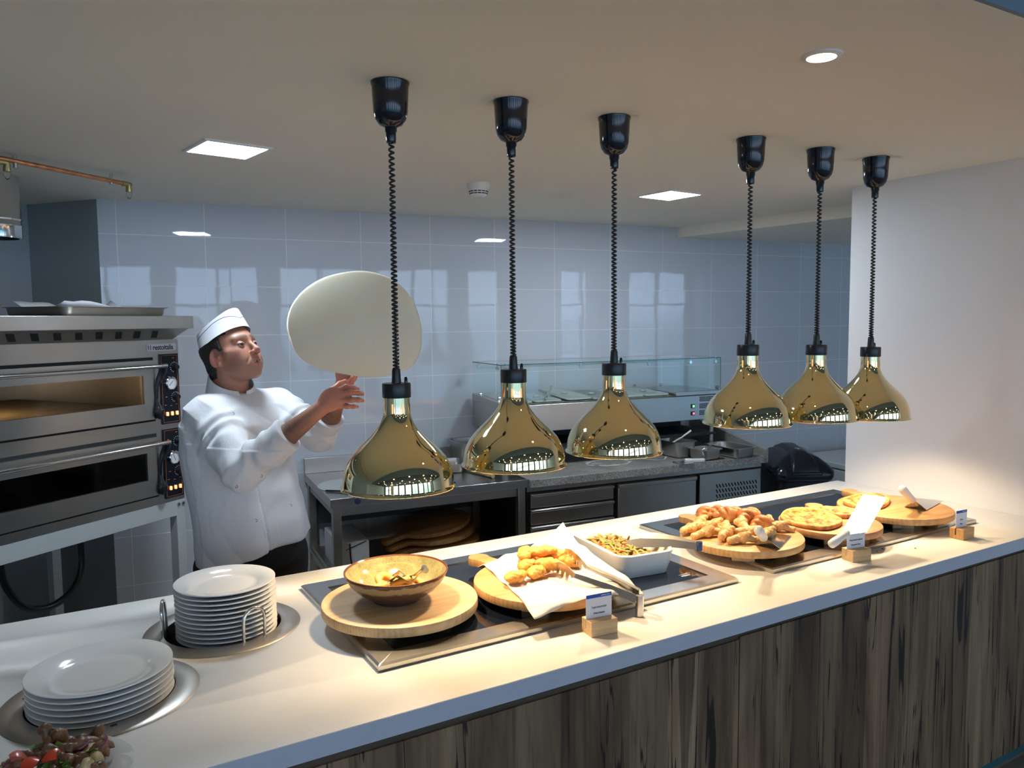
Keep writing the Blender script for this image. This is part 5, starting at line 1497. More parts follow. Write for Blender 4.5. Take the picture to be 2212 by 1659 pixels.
for i in range(26):
    a = random.uniform(0, 6.28); r_ = 0.080 * math.sqrt(random.random())
    put(mt[i % 2], i < 2, r_ * math.cos(a), 0.012 + 0.75 * r_ * math.sin(a), 0.030 + 0.022 * (1 - r_ / 0.08) + random.uniform(0, .006), (random.uniform(-.6, .6), random.uniform(-.6, .6), a), 'brown meat piece in the salad at the bottom left', 'meat', 'meat pieces in the salad')
put(mt[1], False, 0.008, 0.048, 0.058, (0.2, 1.2, 0.4), 'brown meat piece standing up at the top of the salad', 'meat', 'meat pieces in the salad')
put(mt[0], False, -0.010, 0.052, 0.056, (0.1, 1.4, 0.2), 'grey-brown meat strip standing beside the top piece of the salad', 'meat', 'meat pieces in the salad')
for i, (x, y) in enumerate(((0.068, 0.030), (0.055, 0.012), (0.060, -0.020), (0.012, 0.015), (0.045, -0.045))):
    put(pt, i == 0, x, y, 0.034, (i, 0.3 * i, i), ['potato piece with a dark spot at the right edge of the salad', 'potato piece beside the edge one in the salad', 'potato piece below the right edge one of the salad', 'potato piece in the middle of the salad', 'potato piece at the right front of the salad'][i], 'potato', 'potato pieces in the salad')
for i in range(12):
    a = random.uniform(0, 6.28); r_ = 0.07 * math.sqrt(random.random())
    put(lf, i == 0, r_ * math.cos(a), r_ * math.sin(a) * 0.8, 0.046 - 0.2 * r_ + random.uniform(0, .006), (random.uniform(-1, 1), random.uniform(-1, 1), a), 'green leaf among the salad at the bottom left', 'lettuce', 'green leaves in the salad')
for i in range(16):
    put(cab, i == 0, -0.085 + random.uniform(-.02, .022), -0.005 + random.uniform(-.045, .03), 0.026 + random.uniform(0, .016), (random.uniform(-.8, .8), random.uniform(-.8, .8), random.uniform(0, 6)), 'purple cabbage shred at the left edge of the salad', 'cabbage', 'cabbage shreds in the salad')
for i in range(5):
    put(oni, i == 0, -0.02 + 0.022 * i, 0.010 + 0.008 * (i % 2), 0.050 + 0.001 * i, (0.15, 0.1 * i, i * 1.2), 'thin red onion slice on the salad', 'onion', 'onion slices in the salad')
for i in range(6):
    put(car, i == 0, -0.062 + 0.004 * i, -0.010 - 0.008 * i, 0.034 + 0.003 * (i % 3), (0.4, 0.2 * i, i * 0.9), 'orange carrot strip at the left of the salad', 'carrot', 'carrot strips in the salad')

# ================================================================== the cook
MANP = (0.585, 2.82, 0.0); MANR = math.atan2(-0.5084, 0.8611)
cook = empty('person', MANP, MANR, 'cook in white jacket and paper cap tossing a round of pizza dough', 'person')
HC = np.array([-0.062, 0.035, 1.583])
th, ph = math.radians(24), math.radians(22)
Fh = np.array([math.cos(th) * math.cos(ph), -math.sin(th) * math.cos(ph), math.sin(ph)])
Lh = np.array([math.sin(th), math.cos(th), 0.0]); Uh = np.cross(Fh, Lh)
RH = np.stack([Fh, Lh, Uh], 1)
tt = math.radians(42)
Ft = np.array([math.cos(tt), -math.sin(tt), 0]); Lt = np.array([math.sin(tt), math.cos(tt), 0])

def head_sdf(p):
    q = (p - HC) @ RH
    s = np.abs(q[:, 1]); qs = q.copy(); qs[:, 1] = s
    d = s_ell(q, (-0.012, 0, 0.045), (0.098, 0.075, 0.080))
    d = smin(d, s_ell(q, (0.032, 0, 0.0), (0.060, 0.062, 0.088)), 0.03)
    d = smin(d, s_ell(q, (0.044, 0, -0.045), (0.048, 0.046, 0.050)), 0.03)
    d = smin(d, s_cap(qs, (0.0, 0.051, -0.048), (0.062, 0.020, -0.087), 0.015, 0.014), 0.03)      # jaw
    d = smin(d, s_ball(q, (0.079, 0, -0.087), 0.0165), 0.018)                                    # chin
    d = smin(d, s_cap(qs, (0.068, 0.036, -0.012), (0.045, 0.060, -0.004), 0.015, 0.012), 0.022)   # cheek bone
    d = smin(d, s_ell(qs, (0.064, 0.030, -0.045), (0.026, 0.022, 0.030)), 0.02)                   # cheek
    d = smin(d, s_cap(qs, (0.088, 0.008, 0.034), (0.074, 0.044, 0.036), 0.010, 0.008), 0.014)     # brow
    d = smax(d, -s_ball(qs, (0.102, 0.033, 0.013), 0.0155), 0.012)                               # eye socket
    d = smin(d, s_cap(q, (0.090, 0, 0.022), (0.113, 0, -0.014), 0.0075, 0.0095), 0.010)           # nose bridge
    d = smin(d, s_ell(q, (0.114, 0, -0.019), (0.0125, 0.0115, 0.0100)), 0.006)
    d = smin(d, s_ell(qs, (0.104, 0.0125, -0.024), (0.011, 0.0070, 0.0075)), 0.005)
    d = smax(d, -s_ell(qs, (0.107, 0.0068, -0.0315), (0.0055, 0.0034, 0.0040)), 0.002)
    eye = s_ball(qs, (0.0795, 0.032, 0.012), 0.0125)
    lidu = np.maximum(s_ball(qs, (0.0797, 0.032, 0.012), 0.0142), -(qs[:, 2] - 0.0128 + 0.15 * (qs[:, 0] - 0.09)))
    lidl = np.maximum(s_ball(qs, (0.0797, 0.032, 0.012), 0.0140), (qs[:, 2] - 0.0078))
    d = smin(d, lidu, 0.003); d = smin(d, lidl, 0.003)
    d = smin(d, s_ell(q, (0.083, 0, -0.058), (0.015, 0.030, 0.022)), 0.014)                     # muzzle
    d = smin(d, s_cap(qs, (0.1005, 0.0, -0.0505), (0.083, 0.032, -0.0485), 0.0042, 0.0022), 0.004)  # upper lip
    d = smin(d, s_cap(qs, (0.0980, 0.0, -0.0665), (0.082, 0.030, -0.0550), 0.0050, 0.0024), 0.004)  # lower lip
    d = smax(d, -s_cap(qs, (0.106, 0.0, -0.0585), (0.090, 0.0265, -0.0520), 0.0050, 0.0012), 0.0015)                # open mouth
    d = smax(d, -s_cap(qs, (0.103, 0.021, -0.031), (0.090, 0.037, -0.054), 0.0016, 0.0012), 0.008)  # smile crease
    ear = s_ell(qs, (-0.006, 0.076, -0.002), (0.020, 0.0075, 0.033), rotm(0, 0.25, -0.45))
    ear = smax(ear, -s_ell(qs, (-0.001, 0.0845, 0.002), (0.012, 0.0070, 0.021), rotm(0, 0.25, -0.45)), 0.004)
    ear = smin(ear, s_ball(qs, (0.004, 0.074, -0.028), 0.0085), 0.006)
    ear = smin(ear, s_ball(qs, (0.008, 0.074, -0.002), 0.0050), 0.005)
    d = smin(d, ear, 0.005)
    return d

def chain(p, pts, rs, k=0.006):
    d = None
    for i in range(len(pts) - 1):
        c = s_cap(p, pts[i], pts[i + 1], rs[i], rs[i + 1])
        d = c if d is None else smin(d, c, k)
    return d

SHR = (-0.125, -0.085, 1.385); ELR = (0.060, -0.250, 1.226); WRR = (0.318, -0.270, 1.425)
SHL = (0.065, 0.175, 1.385); ELL = (0.240, 0.020, 1.300); WRL = (0.342, -0.077, 1.448)
def hand_r(p):
    d = s_ell(p, (0.356, -0.269, 1.456), (0.044, 0.017, 0.036), rotm(0, -0.75, 0.08))
    d = smin(d, s_cap(p, WRR, (0.350, -0.268, 1.452), 0.0215, 0.022), 0.014)
    for a, b in (((0.374, -0.262, 1.482), 0.0105), ((0.386, -0.271, 1.470), 0.0105), ((0.390, -0.273, 1.453), 0.010), ((0.383, -0.268, 1.436), 0.0095)):
        d = smin(d, s_cap(p, (0.345, -0.268, 1.448), a, 0.016, b), 0.008)
    fin = [([(0.374, -0.262, 1.482), (0.400, -0.254, 1.494), (0.420, -0.236, 1.490), (0.431, -0.222, 1.484)], (0.0098, 0.0088, 0.0080, 0.0066)),
           ([(0.386, -0.271, 1.470), (0.415, -0.268, 1.477), (0.438, -0.252, 1.475), (0.449, -0.238, 1.470)], (0.0100, 0.0090, 0.0080, 0.0066)),
           ([(0.390, -0.273, 1.453), (0.418, -0.272, 1.455), (0.439, -0.258, 1.453), (0.450, -0.244, 1.449)], (0.0096, 0.0088, 0.0078, 0.0064)),
           ([(0.383, -0.268, 1.436), (0.405, -0.266, 1.434), (0.422, -0.254, 1.432), (0.432, -0.244, 1.430)], (0.0088, 0.0078, 0.0070, 0.0058))]
    for pts, rs in fin: d = smin(d, chain(p, pts, rs), 0.0028)
    d = smin(d, chain(p, [(0.338, -0.258, 1.455), (0.352, -0.232, 1.482), (0.372, -0.212, 1.500), (0.386, -0.200, 1.508)], (0.015, 0.012, 0.0098, 0.0078)), 0.007)
    return d
def hand_l(p):
    d = s_ell(p, (0.358, -0.098, 1.488), (0.028, 0.018, 0.046), rotm(0, 0.35, 0.0))
    d = smin(d, s_cap(p, WRL, (0.352, -0.090, 1.475), 0.0215, 0.022), 0.014)
    fin = [([(0.345, -0.112, 1.520), (0.344, -0.120, 1.552), (0.352, -0.126, 1.574)], (0.0098, 0.0088, 0.0066)),
           ([(0.361, -0.110, 1.526), (0.366, -0.120, 1.558), (0.376, -0.126, 1.582)], (0.0100, 0.0090, 0.0068)),
           ([(0.377, -0.108, 1.520), (0.387, -0.118, 1.549), (0.398, -0.124, 1.570)], (0.0096, 0.0086, 0.0066)),
           ([(0.388, -0.104, 1.508), (0.402, -0.112, 1.530), (0.413, -0.118, 1.546)], (0.0088, 0.0078, 0.0060))]
    for pts, rs in fin:
        d = smin(d, s_cap(p, (0.354, -0.095, 1.485), pts[0], 0.016, rs[0]), 0.008)
        d = smin(d, chain(p, pts, rs), 0.0028)
    d = smin(d, chain(p, [(0.366, -0.110, 1.478), (0.386, -0.132, 1.496), (0.402, -0.140, 1.514), (0.410, -0.142, 1.526)], (0.015, 0.0125, 0.010, 0.0078)), 0.007)
    return d

def torso_at(z, shrink=0.0):
    Z = np.array([0.87, 0.95, 1.10, 1.25, 1.35, 1.41, 1.445, 1.475, 1.50])
    A = np.array([0.016, 0.010, -0.020, -0.045, -0.052, -0.056, -0.062, -0.066, -0.070])
    B = np.array([-0.015, -0.01, 0.0, 0.012, 0.028, 0.038, 0.044, 0.048, 0.052])
    W = np.array([0.207, 0.205, 0.200, 0.203, 0.203, 0.185, 0.140, 0.085, 0.070])
    D = np.array([0.165, 0.162, 0.152, 0.140, 0.130, 0.112, 0.090, 0.070, 0.060])
    return np.interp(z, Z, A), np.interp(z, Z, B), np.interp(z, Z, W) - shrink, np.interp(z, Z, D) - shrink
def torso_sdf(p, shrink=0.0, z0=0.87, z1=1.48, slope=0.0):
    a, b, w, dd = torso_at(p[:, 2], shrink)
    x = p[:, 0] - a; y = p[:, 1] - b
    l = x * Lt[0] + y * Lt[1]; f = x * Ft[0] + y * Ft[1]
    q = np.sqrt((l / w) ** 2 + (f / dd) ** 2) + 1e-6
    ln = np.sqrt(l * l + f * f) + 1e-6
    d = (ln - ln / q) * 0.85
    return smax(smax(d, z0 + slope * p[:, 0] - p[:, 2], 0.008), p[:, 2] - z1, 0.03)

def body_sdf(p):
    out = np.full(len(p), 0.2)
    m = p[:, 2] > 1.38
    mh = m & (np.linalg.norm(p - HC, axis=1) < 0.26)
    if mh.any():
        out[mh] = np.minimum(out[mh], head_sdf(p[mh]))
    nk = s_cap(p, (-0.078, 0.050, 1.42), (-0.070, 0.038, 1.545), 0.064, 0.058)
    out = smin(out, nk, 0.025)
    t = torso_sdf(p, 0.03, 0.93, 1.45)
    out = smin(out, t, 0.02)
    arm = smin(s_cap(p, SHR, ELR, 0.048, 0.042), s_cap(p, ELR, tuple(0.5 * (ELR[i] + WRR[i]) for i in range(3)), 0.042, 0.038), 0.012)
    arm = smin(arm, s_cap(p, tuple(0.5 * (ELR[i] + WRR[i]) for i in range(3)), WRR, 0.038, 0.0245), 0.02)
    arl = smin(s_cap(p, SHL, ELL, 0.048, 0.040), s_cap(p, ELL, tuple(0.5 * (ELL[i] + WRL[i]) for i in range(3)), 0.040, 0.036), 0.012)
    arl = smin(arl, s_cap(p, tuple(0.5 * (ELL[i] + WRL[i]) for i in range(3)), WRL, 0.036, 0.0245), 0.02)
    out = smin(out, np.minimum(arm, arl), 0.02)
    mr = np.linalg.norm(p - np.array([0.38, -0.25, 1.46]), axis=1) < 0.15
    if mr.any(): out[mr] = smin(out[mr], hand_r(p[mr]), 0.006)
    ml = np.linalg.norm(p - np.array([0.37, -0.11, 1.50]), axis=1) < 0.14
    if ml.any(): out[ml] = smin(out[ml], hand_l(p[ml]), 0.006)
    return out

def hair_region(q):
    # q in head space: hair covers the back and sides below the cap
    s = np.abs(q[:, 1])
    behind = -0.010 - q[:, 0] + 0.35 * (q[:, 2] - 0.0)
    side = np.minimum(0.030 - q[:, 0] + 0.0, q[:, 2] - 0.014)     # in front of and above the ear
    top = np.minimum(q[:, 2] - 0.062 + 0.0, 0.055 - q[:, 0])
    low = q[:, 2] + 0.075 - 0.5 * np.clip(-q[:, 0] - 0.05, 0, 1)
    nape = np.minimum(behind - 0.008, low)
    return np.maximum(np.maximum(nape, side), top)

def skin_colors(v):
    q = (v - HC) @ RH; s = np.abs(q[:, 1]); qs = q.copy(); qs[:, 1] = s
    base = np.tile(np.array([0.44, 0.205, 0.135]), (len(v), 1))
    head = np.linalg.norm(v - HC, axis=1) < 0.17
    def mixc(mask, col):
        nonlocal base
        k = np.clip(mask, 0, 1)[:, None]
        base = base * (1 - k) + np.array(col) * k
    ck = np.exp(-(((qs[:, 0] - 0.07) / 0.03) ** 2 + ((qs[:, 1] - 0.04) / 0.022) ** 2 + ((qs[:, 2] + 0.02) / 0.025) ** 2))
    mixc(0.45 * ck * head, (0.55, 0.19, 0.13))
    nose = np.exp(-(((q[:, 0] - 0.115) / 0.02) ** 2 + (q[:, 1] / 0.015) ** 2 + ((q[:, 2] + 0.02) / 0.018) ** 2))
    mixc(0.4 * nose * head, (0.55, 0.18, 0.13))
    beard = ((q[:, 2] < -0.030) & (q[:, 0] > 0.005) & head).astype(float) * np.clip((-0.030 - q[:, 2]) / 0.02, 0, 1) * np.clip((q[:, 2] + 0.14) / 0.03, 0, 1)
    mixc(0.34 * beard, (0.26, 0.15, 0.115))
    lips = np.exp(-((np.abs(s_cap(qs, (0.100, 0.0, -0.0505), (0.083, 0.032, -0.049), 0.004, 0.0022)) / 0.0035) ** 2)) + np.exp(-((np.abs(s_cap(qs, (0.098, 0.0, -0.0665), (0.082, 0.030, -0.055), 0.0048, 0.0022)) / 0.0035) ** 2))
    mixc(0.6 * lips * head, (0.46, 0.15, 0.13))
    mouth = np.exp(-(s_cap(qs, (0.099, 0.0, -0.0585), (0.085, 0.030, -0.0515), 0.0036, 0.001).clip(0, 1) / 0.0012) ** 2)
    mixc(0.9 * mouth * head, (0.10, 0.03, 0.03))
    brow = np.exp(-(s_cap(qs, (0.098, 0.012, 0.0395), (0.080, 0.047, 0.0430), 0.0035, 0.0022).clip(0, 1) / 0.0035) ** 2)
    mixc(0.75 * brow * head, (0.06, 0.035, 0.025))
    lid = np.exp(-((np.abs(s_ball(qs, (0.0797, 0.032, 0.012), 0.0145)) / 0.004) ** 2)) * (q[:, 0] > 0.082)
    mixc(0.35 * lid * head, (0.30, 0.13, 0.10))
    earm = (s > 0.072) & (q[:, 0] < 0.03) & head
    mixc(0.5 * earm, (0.58, 0.20, 0.16))
    sb = ((q[:, 0] < 0.035) & (q[:, 0] > -0.1) & (q[:, 2] > 0.0) & head & (s < 0.079)).astype(float)
    mixc(0.5 * sb, (0.16, 0.09, 0.07))
    # forearm hair and ruddy hands
    for (E, W) in ((ELR, WRR), (ELL, WRL)):
        Ev, Wv = np.array(E), np.array(W); ab = Wv - Ev
        t = ((v - Ev) @ ab) / (ab @ ab)
        dline = np.linalg.norm(v - Ev - t[:, None] * ab, axis=1)
        fz = (t > 0.2) & (dline < 0.06)
        nz = 0.5 + 0.5 * np.sin(v[:, 0] * 330 + 60 * np.sin(v[:, 2] * 40)) * np.sin(v[:, 2] * 310 + v[:, 0] * 120)
        mixc(fz * np.clip((0.98 - t) / 0.3, 0, 1) * (0.68 + 0.25 * nz), (0.12, 0.065, 0.042))
        mixc((t > 1.0) * (dline < 0.16) * 0.45, (0.56, 0.20, 0.15))
    return base

bdy = iso_obj('body', body_sdf, (-0.30, -0.33, 0.92), (0.47, 0.27, 1.76), 0.0024, M['skin'], cook, colors=skin_colors)

def hair_sdf(p):
    q = (p - HC) @ RH
    d = s_ell(q, (-0.012, 0, 0.045), (0.098, 0.075, 0.080))
    d = smin(d, s_ell(q, (0.020, 0, 0.0), (0.064, 0.066, 0.085)), 0.03)
    d = smin(d, s_cap(q, (-0.045, 0, -0.02), (-0.035, 0, -0.07), 0.058, 0.052), 0.02) - 0.0055
    d = d + 0.0012 * np.sin(q[:, 0] * 500 + 2 * np.sin(q[:, 2] * 150)) * np.sin(q[:, 2] * 260)
    r = hair_region(q)
    s = np.abs(q[:, 1])
    d = smax(d, q[:, 2] - 0.066 - 0.10 * q[:, 0], 0.003)
    earcut = s_ell(np.stack([q[:, 0], s, q[:, 2]], 1), (-0.004, 0.082, -0.004), (0.026, 0.022, 0.037), rotm(0, 0.25, 0))
    return smax(smax(d, -r, 0.004), -earcut, 0.003)
iso_obj('hair', hair_sdf, (-0.23, -0.12, 1.45), (0.08, 0.18, 1.74), 0.0024, plain('dark_hair', (0.018, 0.013, 0.011), 0.5, bumps=(400, 0.5)), cook)

def hp(x, y, z):
    return Vector(HC + RH @ np.array([x, y, z]))
whites = plain('eye_white', (0.34, 0.30, 0.28), 0.2); iris = plain('brown_iris', (0.05, 0.025, 0.012), 0.1)
for s in (-1, 1):
    e_ = obj('eye', MB().ball(hp(0.0795, 0.032 * s, 0.012), 0.0123, 20, 14), whites, cook, smooth=180)
    g = Vector(RH @ np.array([0.95, -0.20, 0.10])).normalized()
    c = hp(0.0795, 0.032 * s, 0.012) + g * 0.0083
    obj('iris', MB().ball(c, 0.0070, 14, 10), iris, e_, smooth=180)
obj('teeth', MB().ball(hp(0.0915, 0.0, -0.0560), 0.01, 18, 12, (0.75, 2.1, 0.36), Matrix(RH.tolist())), plain('tooth_enamel', (0.50, 0.45, 0.38), 0.3), cook, smooth=180)

# paper forage cap
capm = plain('white_cap_paper', (0.80, 0.81, 0.83), 0.6)
def cap_pt(a, t):
    # a: angle round the head (0 = front), t: 0 brim .. 1 upper edge
    # the brim drops towards the nape; the crown closes to a ridge like a folded paper cap
    bx, by = 0.102, 0.083
    x = -0.007 + bx * math.cos(a); y = by * math.sin(a)
    zb = 0.066 + 0.011 * math.cos(a) - 0.010 * (1 - abs(math.cos(a)))
    top_z = 0.128 + 0.018 * math.cos(a) + 0.004 * math.cos(2 * a)
    k = t
    yy = y * (1 - 0.30 * k)
    xx = x + (0.004 * math.cos(a)) * k - 0.016 * k * (math.cos(a) > 0) * math.cos(a) ** 2
    return (xx, yy, zb + (top_z - zb) * k)
N = 72
rings = []
for t in (0, 0.25, 0.5, 0.75, 1.0):
    rings.append([hp(*cap_pt(2 * PI * k / N, t)) for k in range(N)])
inner = []
for (sc_, dz) in ((0.96, -0.001), (0.80, -0.010), (0.5, -0.016), (0.15, -0.018)):
    r_ = []
    for k in range(N):
        a = 2 * PI * k / N; x, y, z = cap_pt(a, 1.0)
        r_.append(hp((x + 0.01) * sc_ - 0.01, y * sc_, z + dz))
    inner.append(r_)
cap = obj('cap', MB().loft(rings + inner, False, True), capm, cook, smooth=50)
st = []
for side in (1, -1):
    pts = []
    for k in range(49):
        u = k / 48; a = side * PI * u * 0.985
        if u < 0.42: t = 0.42 + 0.38 * math.sin(PI / 2 * (u / 0.42))
        else: t = 0.80 - 0.34 * (u - 0.42) / 0.58
        x, y, z = cap_pt(a, t)
        v_ = Vector((x + 0.010, y, 0)).normalized() * 0.0018
        pts.append((hp(x + v_.x, y + v_.y, z + 0.0011), hp(x + v_.x, y + v_.y, z - 0.0011)))
    st.append(pts)
sm = MB()
for pts in st:
    n0 = len(sm.v); 
    for a_, b_ in pts: sm.v += [tuple(a_), tuple(b_)]
    for k in range(len(pts) - 1): sm.f.append((n0 + 2 * k, n0 + 2 * k + 1, n0 + 2 * k + 3, n0 + 2 * k + 2))
obj('stripe', sm, M['blue_ink'], cap, smooth=180)

# jacket
def fold(p):
    x, y, z = p[:, 0], p[:, 1], p[:, 2]
    w = 0.0040 * np.abs(np.sin(30 * x + 20 * z + 3 * np.sin(9 * z + 4 * y))) ** 0.7 * np.sin(17 * z - 9 * x + 1.2)
    w += 0.0016 * np.sin(70 * z + 40 * x - 25 * y + 2.5 * np.sin(12 * x)) * (0.5 + 0.5 * np.sin(11 * z + 7 * x))
    # long hanging folds in the skirt of the jacket
    lw = np.clip((1.18 - z) / 0.25, 0, 1)
    l = (x * Lt[0] + y * Lt[1]); f = x * Ft[0] + y * Ft[1]
    w += lw * 0.0055 * np.sin(30 * l - 20 * f + 2.2 * np.sin(4 * z))
    return w
def cuff_cap(p, a, b, r1, r2, inner, t0):
    d = s_cap(p, a, b, r1, r2)
    a = np.array(a); b = np.array(b); ab = (b - a) / np.linalg.norm(b - a)
    along = (p - b) @ ab
    d = smax(d, along, 0.003)
    hole = s_cap(p, b - ab * t0, b + ab * 0.05, inner, inner)
    return smax(d, -hole, 0.003)
CFR = tuple(np.array(ELR) + (np.array(WRR) - np.array(ELR)) * 0.60)
CFL = tuple(np.array(ELL) + (np.array(WRL) - np.array(ELL)) * 0.50)
def jacket_sdf(p):
    d = torso_sdf(p, 0.0, 0.908, 1.462, 0.17)
    x, y, z = p[:, 0], p[:, 1], p[:, 2]
    up_r = s_cap(p, (-0.105, -0.070, 1.375), tuple(ELR), 0.072, 0.064)
    up_l = s_cap(p, (0.050, 0.160, 1.385), tuple(ELL), 0.074, 0.060)
    # shoulder slope
    yoke = smin(s_cap(p, (-0.070, 0.040, 1.398), (-0.125, -0.070, 1.385), 0.058, 0.064), s_cap(p, (-0.062, 0.055, 1.398), (0.050, 0.160, 1.385), 0.058, 0.062), 0.02)
    d = smin(d, yoke, 0.03)
    def ring_folds(a, b, n, amp, ph):
        a = np.array(a); ab = np.array(b) - a
        t = ((p - a) @ ab) / (ab @ ab)
        return amp * np.sin(n * t + ph + 2.2 * np.sin(30 * x - 22 * z)) * np.clip(t * 3, 0, 1) * np.clip((1.25 - t) * 4, 0, 1)
    up_r = up_r + ring_folds(SHR, ELR, 24, 0.0060, 0.3)
    up_l = up_l + ring_folds(SHL, ELL, 20, 0.0052, 1.3)
    fr_ = s_cap(p, ELR, CFR, 0.064, 0.050) + ring_folds(ELR, CFR, 17, 0.0056, 0.8)
    fl_ = s_cap(p, ELL, CFL, 0.060, 0.050) + ring_folds(ELL, CFL, 13, 0.0045, 2.0)
    for (E, Cc, kind) in ((ELR, CFR, 0), (ELL, CFL, 1)):
        Ev, Cv = np.array(E), np.array(Cc); ab = (Cv - Ev) / np.linalg.norm(Cv - Ev)
        if kind == 0: fr_ = smax(fr_, (p - Cv) @ ab, 0.004)
        else: fl_ = smax(fl_, (p - Cv) @ ab, 0.004)
    d = smin(d, smin(up_r, fr_, 0.022), 0.030)
    d = smin(d, smin(up_l, fl_, 0.022), 0.030)
    d = d + fold(p)
    # rolled cuffs with an opening for the forearm
    cr = cuff_cap(p, tuple(np.array(ELR) + (np.array(WRR) - np.array(ELR)) * 0.42), CFR, 0.054, 0.056, 0.043, 0.03)
    cl = cuff_cap(p, tuple(np.array(ELL) + (np.array(WRL) - np.array(ELL)) * 0.34), CFL, 0.054, 0.057, 0.045, 0.03)
    d = smin(d, cr, 0.004); d = smin(d, cl, 0.004)
    # front closure: the left side laps over, edge running down the front
    l = (x - torso_at(z)[0]) * Lt[0] + (y - torso_at(z)[1]) * Lt[1]
    f = (x - torso_at(z)[0]) * Ft[0] + (y - torso_at(z)[1]) * Ft[1]
    on = (f > 0.03) & (z < 1.30)
    edge = l + 0.030 - 0.04 * (z - 1.1)
    d = d - np.where(on & (edge < 0) & (edge > -0.5), 0.0022, 0.0)
    d = d + np.where(on, 0.0050 * np.exp(-(edge / 0.0035) ** 2), 0)
    # neck opening
    d = smax(d, -s_cap(p, (-0.074, 0.045, 1.40), (-0.066, 0.032, 1.56), 0.066, 0.066), 0.004)
    return d
jk = iso_obj('jacket', jacket_sdf, (-0.32, -0.36, 0.85), (0.42, 0.32, 1.50), 0.0034, None, cook)
m, nt, bs = nmat('white_cotton')
bs.inputs['Base Color'].default_value = (0.70, 0.70, 0.72, 1); bs.inputs['Roughness'].default_value = 0.85
bs.inputs['Sheen Weight'].default_value = 0.2
n1 = noise(nt, coords(nt, (1, 1, 0.6)), 14, 4, 0.55, 1.5); n2 = noise(nt, coords(nt), 600, 2)
mm = node(nt, 'ShaderNodeMath', operation='MULTIPLY_ADD'); mm.inputs[1].default_value = 0.06; L(nt, n2, mm.inputs[0]); L(nt, n1, mm.inputs[2])
bump(nt, bs, mm.outputs[0], 0.16, 0.02)
jk.data.materials.append(m)
COT = m
# stand-up collar
cc = Vector((-0.071, 0.040, 0)); 
def collar_ring(r, z, tilt, gap):
    out = []
    for k in range(41):
        a = gap + (2 * PI - 2 * gap) * k / 40
        d_ = Vector(Ft * math.cos(a) + Lt * math.sin(a))
        rr_ = r * (1 + 0.04 * math.cos(a))
        out.append(cc + d_ * rr_ + Vector((0, 0, z + tilt * math.cos(a))))
    return out
cm = MB().loft([collar_ring(0.090, 1.436, -0.030, 0.03), collar_ring(0.083, 1.468, -0.036, 0.08), collar_ring(0.0765, 1.502, -0.040, 0.20), collar_ring(0.0740, 1.502, -0.040, 0.20), collar_ring(0.0805, 1.468, -0.036, 0.08), collar_ring(0.0875, 1.436, -0.030, 0.03)], False, False, closed=False)
obj('collar', cm, COT, jk, smooth=60)

def march(a, z, f, b0=-0.40):
    # first surface met going away from the viewer's side
    b = b0
    for _ in range(200):
        d = float(f(np.array([[a, b, z]]))[0])
        if d < 0.0004: return b
        b += max(d * 0.7, 0.0005)
        if b > 0.3: return None
    return b
bt_ = MB().tube([(0.0045 * math.cos(t), 0, 0.0045 * math.sin(t)) for t in [2 * PI * k / 16 for k in range(16)]], 0.0009, 6, closed=True)
first = None
for (a, z) in ((0.060, 1.188), (0.130, 1.216), (0.066, 1.040), (0.150, 1.062), (-0.016, 1.395)):
    b = march(a, z, jacket_sdf)
    if b is None: continue
    if first is None: o = first = obj('button', bt_, plain('grey_snap', (0.25, 0.25, 0.28), 0.3, 0.8), jk, smooth=180)
    else: o = first.copy(); COL.objects.link(o); o.parent = jk
    o.location = (a, b - 0.0014, z); o.rotation_euler = (0, 0, -0.3)
b = march(-0.010, 1.398, jacket_sdf)
em = MB().tube([(-0.026, 0, 0.006), (-0.022, 0, 0.0), (-0.018, 0, -0.004)], 0.0009, 6).tube([(-0.014, 0, 0.004), (-0.012, 0, 0.0), (-0.008, 0, 0.002)], 0.0008, 6)
eo = obj('embroidery', em, M['ink'], jk, loc=(-0.010, (b or -0.1) - 0.0008, 1.400))

# trousers and shoes
def legs_sdf(p):
    d = s_ell(p, (0.0, -0.005, 0.93), (0.172, 0.150, 0.12))
    l1 = smin(s_cap(p, (-0.075, -0.085, 0.86), (-0.085, -0.09, 0.47), 0.098, 0.070), s_cap(p, (-0.085, -0.09, 0.47), (-0.10, -0.08, 0.09), 0.070, 0.058), 0.02)
    l2 = smin(s_cap(p, (0.075, 0.075, 0.86), (0.085, 0.08, 0.47), 0.098, 0.070), s_cap(p, (0.085, 0.08, 0.47), (0.08, 0.10, 0.09), 0.070, 0.058), 0.02)
    d = smin(smin(d, l1, 0.03), l2, 0.03)
    return d + 0.003 * np.sin(40 * p[:, 2] + 12 * p[:, 0]) * np.sin(9 * p[:, 2] + 20 * p[:, 1])
iso_obj('trousers', legs_sdf, (-0.25, -0.25, 0.02), (0.25, 0.25, 1.07), 0.008, M['cloth_black'], cook)
for (x, y) in ((-0.10, -0.08), (0.08, 0.10)):
    c = Vector((x, y, 0)) + Vector(Ft) * 0.05
    Rm = Matrix.Rotation(-tt, 3, 'Z')
    mb = MB()
    mb.loft([[tuple(Vector((c.x, c.y, z)) + Rm @ Vector((q[0] * k, q[1] * k, 0))) for q in rr_ring(0.27, 0.095, 0.045, 0)] for (z, k) in ((0.001, 0.98), (0.02, 1.0), (0.04, 0.97), (0.065, 0.80), (0.085, 0.5))])
    obj('shoe', mb, M['shoe'], cook, smooth=50)

